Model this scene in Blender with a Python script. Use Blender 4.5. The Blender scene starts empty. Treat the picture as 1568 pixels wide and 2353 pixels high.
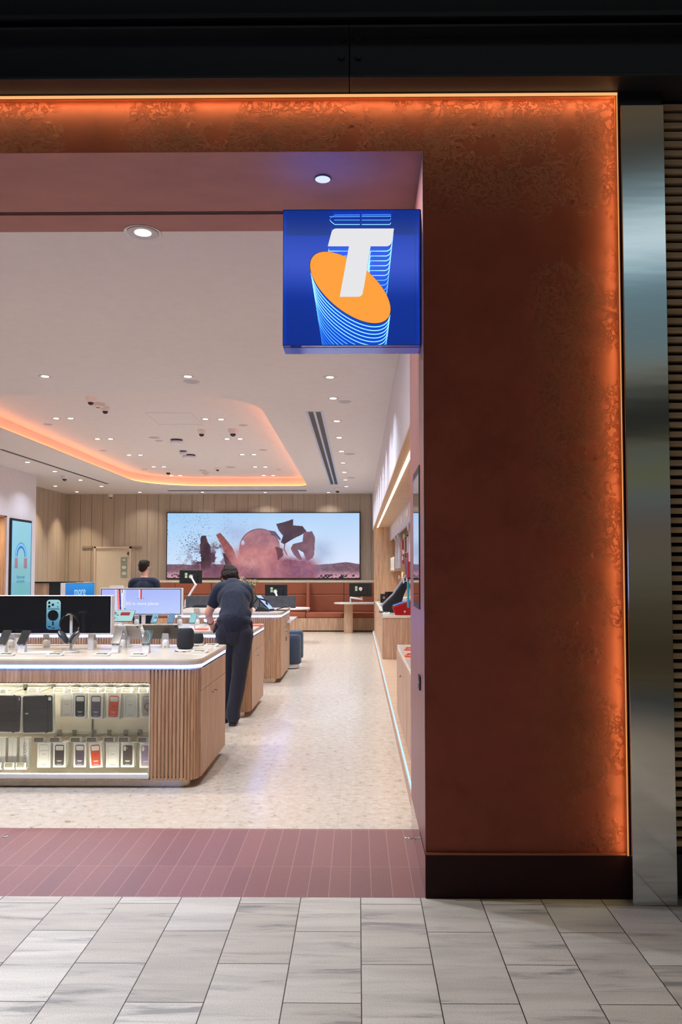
import bpy, bmesh, math, random
import numpy as np
from mathutils import Vector, Matrix, Euler
from mathutils.geometry import tessellate_polygon
random.seed(7)
S = bpy.context.scene
COL = S.collection
PI = math.pi
# ---------------------------------------------------------------- camera
FPX = 1830.0; PITCH = math.radians(2.54); YAW = math.radians(0.57)
PX0, PY0 = 805.0, 1231.0                     # principal point of the shifted lens
cam_data = bpy.data.cameras.new('camera'); cam = bpy.data.objects.new('camera', cam_data); COL.objects.link(cam)
cam.location = (0, 0, 1.6)
cam.rotation_euler = (PI/2 + PITCH, 0, YAW)
cam_data.sensor_fit = 'VERTICAL'; cam_data.sensor_height = 36.0
cam_data.lens = FPX/2353*36
cam_data.shift_x = -(PX0-784)/2353; cam_data.shift_y = (PY0-1176.5)/2353
cam_data.clip_start = 0.05; cam_data.clip_end = 200
S.camera = cam
# ---------------------------------------------------------------- colour management
S.view_settings.view_transform = 'Standard'; S.view_settings.look = 'None'
S.view_settings.gamma = 1; S.view_settings.use_curve_mapping = False
S.view_settings.exposure = 0.0
try:
    S.cycles.max_bounces = 8; S.cycles.diffuse_bounces = 4; S.cycles.glossy_bounces = 5
    S.cycles.transmission_bounces = 6; S.cycles.transparent_max_bounces = 12
    S.cycles.sample_clamp_indirect = 4.0; S.cycles.caustics_reflective = False; S.cycles.caustics_refractive = False
    S.cycles.use_denoising = True; S.cycles.use_light_tree = True
    S.cycles.use_adaptive_sampling = True
except Exception: pass
RCAM = cam.rotation_euler.to_matrix()
def ray(px, py):
    return RCAM @ Vector(((px-PX0)/FPX, -(py-PY0)/FPX, -1))
def at(px, py, Y):
    d = ray(px, py); t = Y/d.y
    return Vector((d.x*t, Y, 1.6+d.z*t))
def onz(px, py, Z):
    d = ray(px, py); t = (Z-1.6)/d.z
    return Vector((d.x*t, d.y*t, Z))
def lin(*c):
    def f(v):
        v /= 255.0
        return v/12.92 if v <= .04045 else ((v+.055)/1.055)**2.4
    return tuple(f(v) for v in c)
# ---------------------------------------------------------------- node helpers
def newmat(name):
    m = bpy.data.materials.new(name); m.use_nodes = True
    nt = m.node_tree; b = nt.nodes['Principled BSDF']
    return m, nt, b
def N(nt, t, **kw):
    n = nt.nodes.new(t)
    for k, v in kw.items(): setattr(n, k, v)
    return n
def L(nt, a, b): nt.links.new(a, b)
def coords(nt, scale=(1,1,1), rot=(0,0,0), loc=(0,0,0), world=False):
    tc = N(nt, 'ShaderNodeTexCoord'); mp = N(nt, 'ShaderNodeMapping')
    if world:
        g = N(nt, 'ShaderNodeNewGeometry'); L(nt, g.outputs['Position'], mp.inputs[0])
    else: L(nt, tc.outputs['Object'], mp.inputs[0])
    mp.inputs['Scale'].default_value = scale; mp.inputs['Rotation'].default_value = rot; mp.inputs['Location'].default_value = loc
    return mp.outputs[0]
def ramp(nt, fac, stops):
    r = N(nt, 'ShaderNodeValToRGB'); e = r.color_ramp.elements
    while len(e) < len(stops): e.new(0.5)
    for el, (p, c) in zip(e, stops): el.position = p; el.color = (*c, 1) if len(c) == 3 else c
    L(nt, fac, r.inputs[0]); return r.outputs[0]
def noise(nt, vec, scale, detail=4, rough=.55, dist=0):
    n = N(nt, 'ShaderNodeTexNoise'); L(nt, vec, n.inputs['Vector'])
    n.inputs['Scale'].default_value = scale; n.inputs['Detail'].default_value = detail
    n.inputs['Roughness'].default_value = rough; n.inputs['Distortion'].default_value = dist
    return n.outputs['Fac']
def mth(nt, op, a, b=None):
    n = N(nt, 'ShaderNodeMath', operation=op)
    for i, v in enumerate((a, b)):
        if v is None: continue
        if isinstance(v, (int, float)): n.inputs[i].default_value = v
        else: L(nt, v, n.inputs[i])
    return n.outputs[0]
def mix(nt, fac, a, b, mode='MIX'):
    n = N(nt, 'ShaderNodeMix', data_type='RGBA', blend_type=mode)
    for i, v in ((0, fac), (6, a), (7, b)):
        if isinstance(v, (int, float)): n.inputs[i].default_value = v
        elif isinstance(v, tuple): n.inputs[i].default_value = (*v[:3], 1)
        else: L(nt, v, n.inputs[i])
    return n.outputs[2]
def bump(nt, b, h, strength=.3, dist=.01):
    n = N(nt, 'ShaderNodeBump'); n.inputs['Strength'].default_value = strength; n.inputs['Distance'].default_value = dist
    L(nt, h, n.inputs['Height']); L(nt, n.outputs[0], b.inputs['Normal'])
MATS = {}
def plain(name, c, rough=.5, metal=0, emit=None, es=1, spec=.5, coat=0, var=0.04, alpha=None, trans=0):
    if name in MATS: return MATS[name]
    m, nt, b = newmat(name)
    c = tuple(c)
    v = noise(nt, coords(nt, (1,1,1)), 9, 3)
    d = tuple(max(0, x*(1-var*2)) for x in c); l = tuple(min(1, x*(1+var*2)) for x in c)
    L(nt, ramp(nt, v, [(.3, d), (.7, l)]), b.inputs['Base Color'])
    b.inputs['Roughness'].default_value = rough; b.inputs['Metallic'].default_value = metal
    b.inputs['Specular IOR Level'].default_value = spec
    b.inputs['Coat Weight'].default_value = coat
    if trans: b.inputs['Transmission Weight'].default_value = trans
    if emit: b.inputs['Emission Color'].default_value = (*emit, 1); b.inputs['Emission Strength'].default_value = es
    MATS[name] = m; return m
def emis(name, c, s=1.0):
    if name in MATS: return MATS[name]
    m = bpy.data.materials.new(name); m.use_nodes = True; nt = m.node_tree; nt.nodes.clear()
    e = N(nt, 'ShaderNodeEmission'); o = N(nt, 'ShaderNodeOutputMaterial'); L(nt, e.outputs[0], o.inputs[0])
    e.inputs[0].default_value = (*c, 1); e.inputs[1].default_value = s; MATS[name] = m; return m
def glass(name, tint=(1,1,1), refl=.08, rough=0.0):
    if name in MATS: return MATS[name]
    m = bpy.data.materials.new(name); m.use_nodes = True; nt = m.node_tree; nt.nodes.clear()
    t = N(nt, 'ShaderNodeBsdfTransparent'); g = N(nt, 'ShaderNodeBsdfGlossy'); x = N(nt, 'ShaderNodeMixShader'); o = N(nt, 'ShaderNodeOutputMaterial')
    t.inputs[0].default_value = (*tint, 1); g.inputs['Roughness'].default_value = rough
    fr = N(nt, 'ShaderNodeFresnel'); fr.inputs[0].default_value = 1.45
    f = mth(nt, 'MULTIPLY', fr.outputs[0], refl/.034)
    f = mth(nt, 'MINIMUM', f, .95)
    L(nt, f, x.inputs[0]); L(nt, t.outputs[0], x.inputs[1]); L(nt, g.outputs[0], x.inputs[2]); L(nt, x.outputs[0], o.inputs[0])
    MATS[name] = m; return m
def wood(name, base, dark, vert=True, rough=.5, scale=1.0, planks=0):
    if name in MATS: return MATS[name]
    m, nt, b = newmat(name)
    s = (26*scale, 26*scale, 1.6*scale) if vert else (1.6*scale, 26*scale, 26*scale)
    v = coords(nt, s)
    n1 = noise(nt, v, 1.0, 6, .62, .6); n2 = noise(nt, coords(nt, tuple(k*4 for k in s)), 1.3, 3, .6)
    f = mth(nt, 'ADD', mth(nt, 'MULTIPLY', n1, .75), mth(nt, 'MULTIPLY', n2, .25))
    c = ramp(nt, f, [(.30, dark), (.5, tuple((a+b_)/2 for a, b_ in zip(base, dark))), (.66, base)])
    v3 = noise(nt, coords(nt, (30, 30, .2) if vert else (.2, 30, 30)), 1.1, 1)
    c = mix(nt, .35, c, mix(nt, v3, (.55,.55,.55), (1.3,1.3,1.3)), 'MULTIPLY')
    L(nt, c, b.inputs['Base Color']); b.inputs['Roughness'].default_value = rough
    bump(nt, b, f, .08, .002)
    MATS[name] = m; return m
# ---------------------------------------------------------------- mesh builder
class MB:
    def __init__(s, org=(0,0,0)): s.v = []; s.f = []; s.o = Vector(org)
    def add(s, vs, fs):
        k = len(s.v); s.v += [Vector(p)-s.o for p in vs]; s.f += [tuple(i+k for i in f) for f in fs]; return s
    def box(s, x0, x1, y0, y1, z0, z1, M=None):
        x0, x1 = min(x0,x1), max(x0,x1); y0, y1 = min(y0,y1), max(y0,y1); z0, z1 = min(z0,z1), max(z0,z1)
        p = [Vector((x,y,z)) for z in (z0,z1) for x,y in ((x0,y0),(x1,y0),(x1,y1),(x0,y1))]
        if M: p = [M @ q for q in p]
        return s.add(p, [(0,3,2,1),(4,5,6,7),(0,1,5,4),(1,2,6,5),(2,3,7,6),(3,0,4,7)])
    def prism(s, poly, d, M=None, holes=None):
        """poly: (x,y) outline CCW, extruded d along +z of the local frame M"""
        loops = [list(poly)] + [list(h) for h in (holes or [])]
        tri = tessellate_polygon([[Vector((x,y,0)) for x,y in lp] for lp in loops])
        flat = [q for lp in loops for q in lp]; n = len(flat)
        p = [Vector((x,y,0)) for x,y in flat] + [Vector((x,y,d)) for x,y in flat]
        if M: p = [M @ q for q in p]
        fs = []
        for t in tri:
            a, b_, c = t; A, B, C = (Vector((*flat[i], 0)) for i in t)
            up = (B-A).cross(C-A).z > 0
            if not up: a, c = c, a
            fs.append((a+n, b_+n, c+n)); fs.append((c, b_, a))
        k = 0
        for lp in loops:
            m = len(lp)
            for i in range(m):
                j = (i+1) % m; fs.append((k+i, k+j, k+j+n, k+i+n))
            k += m
        return s.add(p, fs)
    def ngon(s, pts): return s.add(pts, [tuple(range(len(pts)))])
    def lathe(s, prof, seg=20, M=None, cap=True):
        p = []; fs = []
        for r, z in prof:
            for i in range(seg):
                a = 2*PI*i/seg; p.append(Vector((r*math.cos(a), r*math.sin(a), z)))
        for k in range(len(prof)-1):
            for i in range(seg):
                j = (i+1) % seg; fs.append((k*seg+i, k*seg+j, (k+1)*seg+j, (k+1)*seg+i))
        if cap:
            fs.append(tuple(reversed(range(seg)))); fs.append(tuple((len(prof)-1)*seg+i for i in range(seg)))
        if M: p = [M @ q for q in p]
        return s.add(p, fs)
    def cyl(s, c, r, h, seg=20, axis='z', r2=None):
        M = Matrix.Translation(c)
        if axis == 'y': M = M @ Matrix.Rotation(-PI/2, 4, 'X')
        if axis == 'x': M = M @ Matrix.Rotation(PI/2, 4, 'Y')
        return s.lathe([(r,0),(r if r2 is None else r2,h)], seg, M)
    def tube(s, pts, r, seg=8, closed=False):
        pts = [Vector(p) for p in pts]; n = len(pts); rr = r if isinstance(r, (list, tuple)) else [r]*n
        p = []; fs = []; up = None
        for i in range(n):
            a = pts[(i-1) % n] if (closed or i > 0) else pts[i]; b_ = pts[(i+1) % n] if (closed or i < n-1) else pts[i]
            t = (b_-a).normalized() if (b_-a).length > 1e-9 else Vector((0,0,1))
            if up is None:
                up = Vector((0,0,1)) if abs(t.z) < .9 else Vector((0,1,0))
            u = (up - t*up.dot(t))
            if u.length < 1e-6: u = Vector((1,0,0)) - t*t.x
            u.normalize(); w = t.cross(u); up = u
            for k in range(seg):
                an = 2*PI*k/seg; p.append(pts[i] + (u*math.cos(an)+w*math.sin(an))*rr[i])
        m = n if closed else n-1
        for i in range(m):
            j = (i+1) % n
            for k in range(seg):
                l = (k+1) % seg; fs.append((i*seg+k, i*seg+l, j*seg+l, j*seg+k))
        if not closed: fs.append(tuple(reversed(range(seg)))); fs.append(tuple((n-1)*seg+k for k in range(seg)))
        return s.add(p, fs)
    def ell(s, c, r, M=None, seg=16, rings=10):
        c = Vector(c); r = (r, r, r) if isinstance(r, (int,float)) else r
        prof = []; p = []; fs = []
        for k in range(rings+1):
            th = PI*k/rings - PI/2
            for i in range(seg):
                a = 2*PI*i/seg; q = Vector((r[0]*math.cos(th)*math.cos(a), r[1]*math.cos(th)*math.sin(a), r[2]*math.sin(th)))
                p.append(c + (M @ q if M else q))
        for k in range(rings):
            for i in range(seg):
                j = (i+1) % seg; fs.append((k*seg+i, k*seg+j, (k+1)*seg+j, (k+1)*seg+i))
        return s.add(p, fs)
    def build(s, name, mat, parent=None, bev=0, smooth=False, seg=2):
        me = bpy.data.meshes.new(name); me.from_pydata([tuple(v) for v in s.v], [], s.f); me.update()
        o = bpy.data.objects.new(name, me); COL.objects.link(o)
        if mat: me.materials.append(mat)
        if bev or smooth:
            bm = bmesh.new(); bm.from_mesh(me)
            bmesh.ops.remove_doubles(bm, verts=bm.verts, dist=1e-6)
            bm.to_mesh(me); bm.free()
        if smooth:
            me.polygons.foreach_set('use_smooth', [True]*len(me.polygons))
            try: me.set_sharp_from_angle(angle=math.radians(40))
            except Exception: pass
        if bev:
            b = o.modifiers.new('bevel', 'BEVEL'); b.width = bev; b.segments = seg; b.limit_method = 'ANGLE'; b.angle_limit = math.radians(50)
        if parent: o.parent = parent
        return o
def thing(name, label, cat, loc=(0,0,0), rotz=0, group=None):
    o = bpy.data.objects.new(name, None); COL.objects.link(o); o.location = loc; o.rotation_euler = (0,0,rotz)
    o.empty_display_size = .1
    o['label'] = label; o['category'] = cat
    if group: o['group'] = group
    return o
def tag(o, label, cat, group=None):
    o['label'] = label; o['category'] = cat
    if group: o['group'] = group
    return o
def struct(o): o['kind'] = 'structure'; return o
CH = {}
def kids(o): return list(o.children)
def copy_tree(o, label=None, loc=None, rot=None, parent=None, group=None):
    c = o.copy(); COL.objects.link(c)
    if parent: c.parent = parent
    for ch in kids(o): copy_tree(ch, parent=c)
    if label: c['label'] = label
    if loc is not None: c.location = loc
    if rot is not None: c.rotation_euler = rot
    if group: c['group'] = group
    return c
def rrect(x0, x1, y0, y1, r, n=6):
    """rounded rectangle outline CCW; r may be 4 radii (bl, br, tr, tl)"""
    if isinstance(r, (int,float)): r = (r,)*4
    out = []
    for (cx, cy, a0, rr) in ((x0, y0, PI, r[0]), (x1, y0, 1.5*PI, r[1]), (x1, y1, 0, r[2]), (x0, y1, .5*PI, r[3])):
        sx = 1 if cx == x0 else -1; sy = 1 if cy == y0 else -1
        if rr < 1e-5: out.append((cx, cy)); continue
        for i in range(n+1):
            a = a0 + .5*PI*i/n; out.append((cx+sx*rr+rr*math.cos(a), cy+sy*rr+rr*math.sin(a)))
    return out
FRONT = Matrix.Rotation(PI/2, 4, 'X')       # local xy plane -> world xz, extruding towards -y
def T(*v): return Matrix.Translation(v)
def text(name, body, size, mat, M, parent=None, ext=.001, align='CENTER', font_scale=(1,1)):
    cu = bpy.data.curves.new(name, 'FONT'); cu.body = body; cu.size = size; cu.extrude = ext; cu.align_x = align; cu.align_y = 'CENTER'
    tmp = bpy.data.objects.new(name+'_tmp', cu); COL.objects.link(tmp)
    dg = bpy.context.evaluated_depsgraph_get(); me = bpy.data.meshes.new_from_object(tmp.evaluated_get(dg))
    bpy.data.objects.remove(tmp); bpy.data.curves.remove(cu)
    me.transform(Matrix.Diagonal((font_scale[0], font_scale[1], 1, 1))); me.transform(M); me.materials.clear(); me.materials.append(mat)
    o = bpy.data.objects.new(name, me); COL.objects.link(o)
    if parent: o.parent = parent
    return o
def vnoise(x, y, seed=0):
    xi = np.floor(x).astype(int); yi = np.floor(y).astype(int); xf = x-xi; yf = y-yi
    def h(a, b): 
        v = np.sin(a*127.1+b*311.7+seed*74.7)*43758.5453; return v-np.floor(v)
    u = xf*xf*(3-2*xf); w = yf*yf*(3-2*yf)
    return (h(xi,yi)*(1-u)+h(xi+1,yi)*u)*(1-w) + (h(xi,yi+1)*(1-u)+h(xi+1,yi+1)*u)*w
def fbm(x, y, seed=0, oct=5):
    s = 0; a = .5
    for k in range(oct): s = s + a*vnoise(x*2**k, y*2**k, seed+k); a *= .5
    return s
def inpoly(px, py, poly):
    r = np.zeros(px.shape, bool); n = len(poly)
    for i in range(n):
        x0, y0 = poly[i]; x1, y1 = poly[(i+1) % n]
        if y0 == y1: continue
        c = ((y0 > py) != (y1 > py)) & (px < (x1-x0)*(py-y0)/(y1-y0)+x0); r ^= c
    return r
def image_mat(strength=1.0, name='screen_picture', glossy=.15):
    if name in MATS: return MATS[name]
    m, nt, b = newmat(name); a = N(nt, 'ShaderNodeAttribute'); a.attribute_name = 'pic'
    b.inputs['Base Color'].default_value = (.01,.01,.01,1); b.inputs['Roughness'].default_value = glossy
    L(nt, a.outputs['Color'], b.inputs['Emission Color']); b.inputs['Emission Strength'].default_value = strength
    MATS[name] = m; return m
def picture(name, w, h, nx, ny, fn, M, parent=None, mat=None):
    """a lit screen face: w x h metres centred on origin of frame M (x right, y up), colours fn(u,v)->rgb arrays (sRGB 0-255)"""
    u, v = np.meshgrid(np.linspace(0,1,nx), np.linspace(0,1,ny))
    rgb = fn(u, v); rgb = np.clip(np.stack([np.broadcast_to(c, u.shape) for c in rgb], -1)/255., 0, 1)
    rgb = np.where(rgb <= .04045, rgb/12.92, ((rgb+.055)/1.055)**2.4)
    P = np.stack([(u-.5)*w, (v-.5)*h, np.zeros_like(u)], -1).reshape(-1,3)
    R = np.array(M.to_3x3()); P = P @ R.T + np.array(M.translation)
    i = np.arange(nx*ny).reshape(ny,nx)
    F = np.stack([i[:-1,:-1], i[:-1,1:], i[1:,1:], i[1:,:-1]], -1).reshape(-1,4)
    me = bpy.data.meshes.new(name); me.from_pydata(P.tolist(), [], F.tolist()); me.update()
    at_ = me.attributes.new('pic', 'FLOAT_COLOR', 'POINT')
    at_.data.foreach_set('color', np.concatenate([rgb.reshape(-1,3), np.ones((nx*ny,1))], 1).astype(np.float32).ravel())
    me.materials.append(mat or image_mat()); o = bpy.data.objects.new(name, me); COL.objects.link(o)
    if parent: o.parent = parent
    return o
# ---------------------------------------------------------------- world: dim surround, bright bands added behind the viewer for the steel to reflect
W = bpy.data.worlds.new('world'); S.world = W; W.use_nodes = True; nt = W.node_tree; nt.nodes.clear()
tc = N(nt, 'ShaderNodeTexCoord'); sp = N(nt, 'ShaderNodeSeparateXYZ'); L(nt, tc.outputs['Generated'], sp.inputs[0])
h = mth(nt, 'SQRT', mth(nt, 'ADD', mth(nt, 'MULTIPLY', sp.outputs[0], sp.outputs[0]), mth(nt, 'MULTIPLY', sp.outputs[1], sp.outputs[1])))
el = mth(nt, 'DIVIDE', sp.outputs[2], h)
el = mth(nt, 'DIVIDE', mth(nt, 'ADD', el, 1.0), 2.0)
def E(t): return (t+1)/2
WS = [(-1.0,(45,40,32)), (-.377,(70,62,45)), (-.253,(95,85,65)), (-.15,(70,62,45)), (-.097,(50,42,30)), (-.046,(65,58,45)), (.006,(85,80,68)), (.058,(85,75,68)), (.084,(80,90,95)), (.115,(95,92,55)), (.136,(70,85,88)), (.148,(104,98,80)), (.158,(24,24,20)), (.172,(20,20,18)), (.213,(45,45,42)),
      (.240,(120,118,104)), (.252,(100,118,122)), (.30,(95,116,124)), (.348,(100,128,140)), (.363,(150,182,196)), (.389,(216,236,246)), (.42,(190,214,224)), (.45,(104,130,140)), (.482,(75,76,70)), (.513,(44,42,38)), (.535,(84,72,56)), (.62,(84,72,56)), (.75,(50,44,36)), (1.0,(24,22,20))]
rp = N(nt, 'ShaderNodeValToRGB'); e = rp.color_ramp.elements
while len(e) < len(WS): e.new(.5)
for q, (p, c) in zip(e, WS): q.position = E(p); q.color = (*lin(*c), 1)
L(nt, el, rp.inputs[0])
# added bright bands kept to one sector behind the viewer; dimmed elsewhere
az = mth(nt, 'DIVIDE', sp.outputs[0], mth(nt, 'MINIMUM', sp.outputs[1], -.02))
az = mth(nt, 'ABSOLUTE', mth(nt, 'ADD', az, .20))
msk = N(nt, 'ShaderNodeMapRange'); L(nt, az, msk.inputs[0]); msk.inputs[1].default_value = .34; msk.inputs[2].default_value = .50; msk.inputs[3].default_value = 1; msk.inputs[4].default_value = .06
front = mth(nt, 'LESS_THAN', sp.outputs[1], -.02)
k = mth(nt, 'ADD', mth(nt, 'MULTIPLY', mth(nt, 'SUBTRACT', msk.outputs[0], .06), front), .06)
k = mth(nt, 'MULTIPLY', k, 1.3)
bg = N(nt, 'ShaderNodeBackground'); L(nt, k, bg.inputs[1]); L(nt, rp.outputs[0], bg.inputs[0])
wo = N(nt, 'ShaderNodeOutputWorld'); L(nt, bg.outputs[0], wo.inputs[0])
def area(name, loc, size, power, color, target=None, shape='DISK', size_y=None, spread=None, rot=None):
    l = bpy.data.lights.new(name, 'AREA'); l.energy = power; l.color = color; l.shape = shape; l.size = size
    if size_y: l.size_y = size_y
    if spread: l.spread = spread
    o = bpy.data.objects.new(name, l); COL.objects.link(o); o.location = loc
    if rot: o.rotation_euler = rot
    if target is not None:
        o.rotation_euler = (Vector(target)-Vector(loc)).to_track_quat('-Z', 'Y').to_euler()
    return o
# arcade ceiling lamps above the walkway (out of view, added to light the paving)
area('arcade_lamp', (1.6, .3, 6.0), .6, 17, (1.0,.88,.72), target=(1.6,.7,0), spread=math.radians(56))
area('arcade_lamp', (-2.2, .6, 6.0), .6, 58, (.80,.86,1.0), target=(-2.0,.8,0), spread=math.radians(54))
# unseen blue light added behind the viewer to tint soffit and plaster
area('arcade_screen', (-3.2, -3.6, 1.6), 1.6, 30, (.22,.34,1.0), target=(-.6,4,3.2), shape='RECTANGLE', size_y=.9)
# ================================================================ materials of the place
def plaster_mat():
    m, nt, b = newmat('terracotta_plaster')
    v = coords(nt)
    sp = N(nt, 'ShaderNodeSeparateXYZ'); L(nt, v, sp.inputs[0])
    wn = noise(nt, v, 7.0, 5, .6)                       # warp
    n = N(nt, 'ShaderNodeTexNoise'); L(nt, v, n.inputs['Vector']); n.inputs['Scale'].default_value = 9; n.inputs['Detail'].default_value = 3
    vm = N(nt, 'ShaderNodeVectorMath', operation='MULTIPLY_ADD'); L(nt, n.outputs['Color'], vm.inputs[0]); vm.inputs[1].default_value = (.09,.09,.09); L(nt, v, vm.inputs[2])
    vo = N(nt, 'ShaderNodeTexNoise'); L(nt, vm.outputs[0], vo.inputs['Vector']); vo.inputs['Scale'].default_value = 30; vo.inputs['Detail'].default_value = 6; vo.inputs['Roughness'].default_value = .55
    # trowel skips: plateaux cut at two levels of a folded noise give sharp flake edges
    d = mth(nt, 'ABSOLUTE', mth(nt, 'SUBTRACT', vo.outputs['Fac'], .5))
    edge = ramp(nt, d, [(0.0, (1,1,1)), (.05, (0,0,0))])
    step = ramp(nt, vo.outputs['Fac'], [(.54, (0,0,0)), (.575, (1,1,1))])
    patch = ramp(nt, noise(nt, v, 2.6, 4, .62), [(.43, (0,0,0)), (.50, (1,1,1))])
    # heavier flaking near the lit rims of the frame (top and right)
    top = mth(nt, 'MULTIPLY', mth(nt, 'SUBTRACT', sp.outputs[2], 3.35), 2.2)
    right = mth(nt, 'MULTIPLY', mth(nt, 'SUBTRACT', sp.outputs[0], .82), 3.4)
    w = mth(nt, 'MAXIMUM', mth(nt, 'MINIMUM', mth(nt, 'MAXIMUM', top, right), 1.0), .06)
    hh = mth(nt, 'MULTIPLY', mth(nt, 'ADD', mth(nt, 'MULTIPLY', edge, .55), step), mth(nt, 'MULTIPLY', patch, w))
    fine = noise(nt, coords(nt, (1,1,.6)), 60, 4, .65)
    med = noise(nt, v, 12, 4, .6)
    hh = mth(nt, 'ADD', hh, mth(nt, 'ADD', mth(nt, 'MULTIPLY', fine, .03), mth(nt, 'MULTIPLY', med, .10)))
    c = ramp(nt, noise(nt, v, 3.5, 6, .65), [(.35, lin(130,58,37)), (.62, lin(146,68,45))])
    L(nt, c, b.inputs['Base Color']); b.inputs['Roughness'].default_value = .62; b.inputs['Specular IOR Level'].default_value = .3
    bump(nt, b, hh, 1.0, .0068)
    MATS['plaster'] = m; return m
PL = plaster_mat()
def soffit_mat():
    m, nt, b = newmat('mauve_plaster'); v = coords(nt, (1,3,1))
    f = noise(nt, v, 14, 6, .7); g = noise(nt, coords(nt, (1,2,1)), 3, 3)
    L(nt, ramp(nt, g, [(.3, lin(146,90,84)), (.7, lin(158,100,92))]), b.inputs['Base Color']); b.inputs['Roughness'].default_value = .6
    fl = mth(nt, 'MULTIPLY', ramp(nt, f, [(.6, (0,0,0)), (.66, (1,1,1))]), ramp(nt, g, [(.45, (0,0,0)), (.6, (1,1,1))]))
    bump(nt, b, mth(nt, 'ADD', fl, mth(nt, 'MULTIPLY', f, .4)), .4, .003); return m
SOF = soffit_mat()
def paving_mat():
    m, nt, b = newmat('granite_paving')
    v = coords(nt, (1,1,1), loc=(-3.025, -.012, 0)); 
    sw = N(nt, 'ShaderNodeSeparateXYZ'); tcx = N(nt, 'ShaderNodeTexCoord'); L(nt, tcx.outputs['Object'], sw.inputs[0])
    cb = N(nt, 'ShaderNodeCombineXYZ')
    L(nt, mth(nt, 'SUBTRACT', sw.outputs[1], 3.025-5.86), cb.inputs[0]); L(nt, mth(nt, 'ADD', sw.outputs[0], 5.848), cb.inputs[1])
    br = N(nt, 'ShaderNodeTexBrick'); L(nt, cb.outputs[0], br.inputs['Vector'])
    br.offset = .5; br.offset_frequency = 2; br.squash = 1
    br.inputs['Scale'].default_value = 1; br.inputs['Brick Width'].default_value = .586; br.inputs['Row Height'].default_value = .293
    br.inputs['Mortar Size'].default_value = .0022; br.inputs['Mortar Smooth'].default_value = .1; br.inputs['Bias'].default_value = 0
    br.inputs['Color1'].default_value = (0,0,0,1); br.inputs['Color2'].default_value = (1,1,1,1); br.inputs['Mortar'].default_value = (.5,.5,.5,1)
    tint = br.outputs['Color']; mort = br.outputs['Fac']
    o = coords(nt)
    # per-slab offset of the vein pattern
    vm = N(nt, 'ShaderNodeVectorMath', operation='MULTIPLY_ADD'); L(nt, tint, vm.inputs[0]); vm.inputs[1].default_value = (7,13,5); L(nt, o, vm.inputs[2])
    st = N(nt, 'ShaderNodeVectorMath', operation='MULTIPLY'); L(nt, vm.outputs[0], st.inputs[0]); st.inputs[1].default_value = (1.0,8,1)
    vein = ramp(nt, noise(nt, st.outputs[0], 1.6, 7, .62, .5), [(.34, (1,1,1)), (.40, (.35,.35,.35)), (.47, (0,0,0))])
    band = ramp(nt, noise(nt, st.outputs[0], 1.1, 5, .6, .3), [(.38, (.84,.84,.84)), (.60, (1.05,1.05,1.05))])
    sp1 = noise(nt, o, 340, 3, .75)
    speck = ramp(nt, sp1, [(.36, (.42,.42,.42)), (.47, (.92,.92,.92)), (.60, (1.2,1.2,1.2))])
    base = mix(nt, tint, lin(200,190,174), lin(222,214,200))
    c = mix(nt, 1.0, base, band, 'MULTIPLY'); c = mix(nt, 1.0, c, speck, 'MULTIPLY')
    c = mix(nt, mth(nt, 'MULTIPLY', vein, .55), c, lin(78,80,88))
    c = mix(nt, mort, c, lin(48,40,32))
    L(nt, c, b.inputs['Base Color'])
    r = ramp(nt, noise(nt, o, 5, 4), [(.3, (.42,.42,.42)), (.7, (.58,.58,.58))]); L(nt, r, b.inputs['Roughness'])
    b.inputs['Specular IOR Level'].default_value = .45
    bump(nt, b, mth(nt, 'SUBTRACT', mth(nt, 'MULTIPLY', sp1, .15), mort), .35, .002); return m
def redtile_mat():
    m, nt, b = newmat('red_threshold_tile')
    sw = N(nt, 'ShaderNodeSeparateXYZ'); tcx = N(nt, 'ShaderNodeTexCoord'); L(nt, tcx.outputs['Object'], sw.inputs[0])
    cb = N(nt, 'ShaderNodeCombineXYZ')
    L(nt, mth(nt, 'SUBTRACT', sw.outputs[1], 4.39-6.1), cb.inputs[0]); L(nt, mth(nt, 'ADD', sw.outputs[0], 10.58-.277), cb.inputs[1])
    br = N(nt, 'ShaderNodeTexBrick'); L(nt, cb.outputs[0], br.inputs['Vector']); br.offset = 0
    br.inputs['Scale'].default_value = 1; br.inputs['Brick Width'].default_value = .61; br.inputs['Row Height'].default_value = .1058
    br.inputs['Mortar Size'].default_value = .0017; br.inputs['Mortar Smooth'].default_value = .1
    br.inputs['Color1'].default_value = (*lin(134,88,84),1); br.inputs['Color2'].default_value = (*lin(146,96,90),1); br.inputs['Mortar'].default_value = (*lin(178,140,120),1)
    o = coords(nt); n = noise(nt, o, 40, 4, .7)
    c = mix(nt, .5, br.outputs['Color'], ramp(nt, n, [(.3, (.82,.82,.82)), (.7, (1.1,1.1,1.1))]), 'MULTIPLY')
    L(nt, c, b.inputs['Base Color']); b.inputs['Roughness'].default_value = .42
    bump(nt, b, mth(nt, 'SUBTRACT', mth(nt, 'MULTIPLY', n, .1), br.outputs['Fac']), .3, .001); return m
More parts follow.
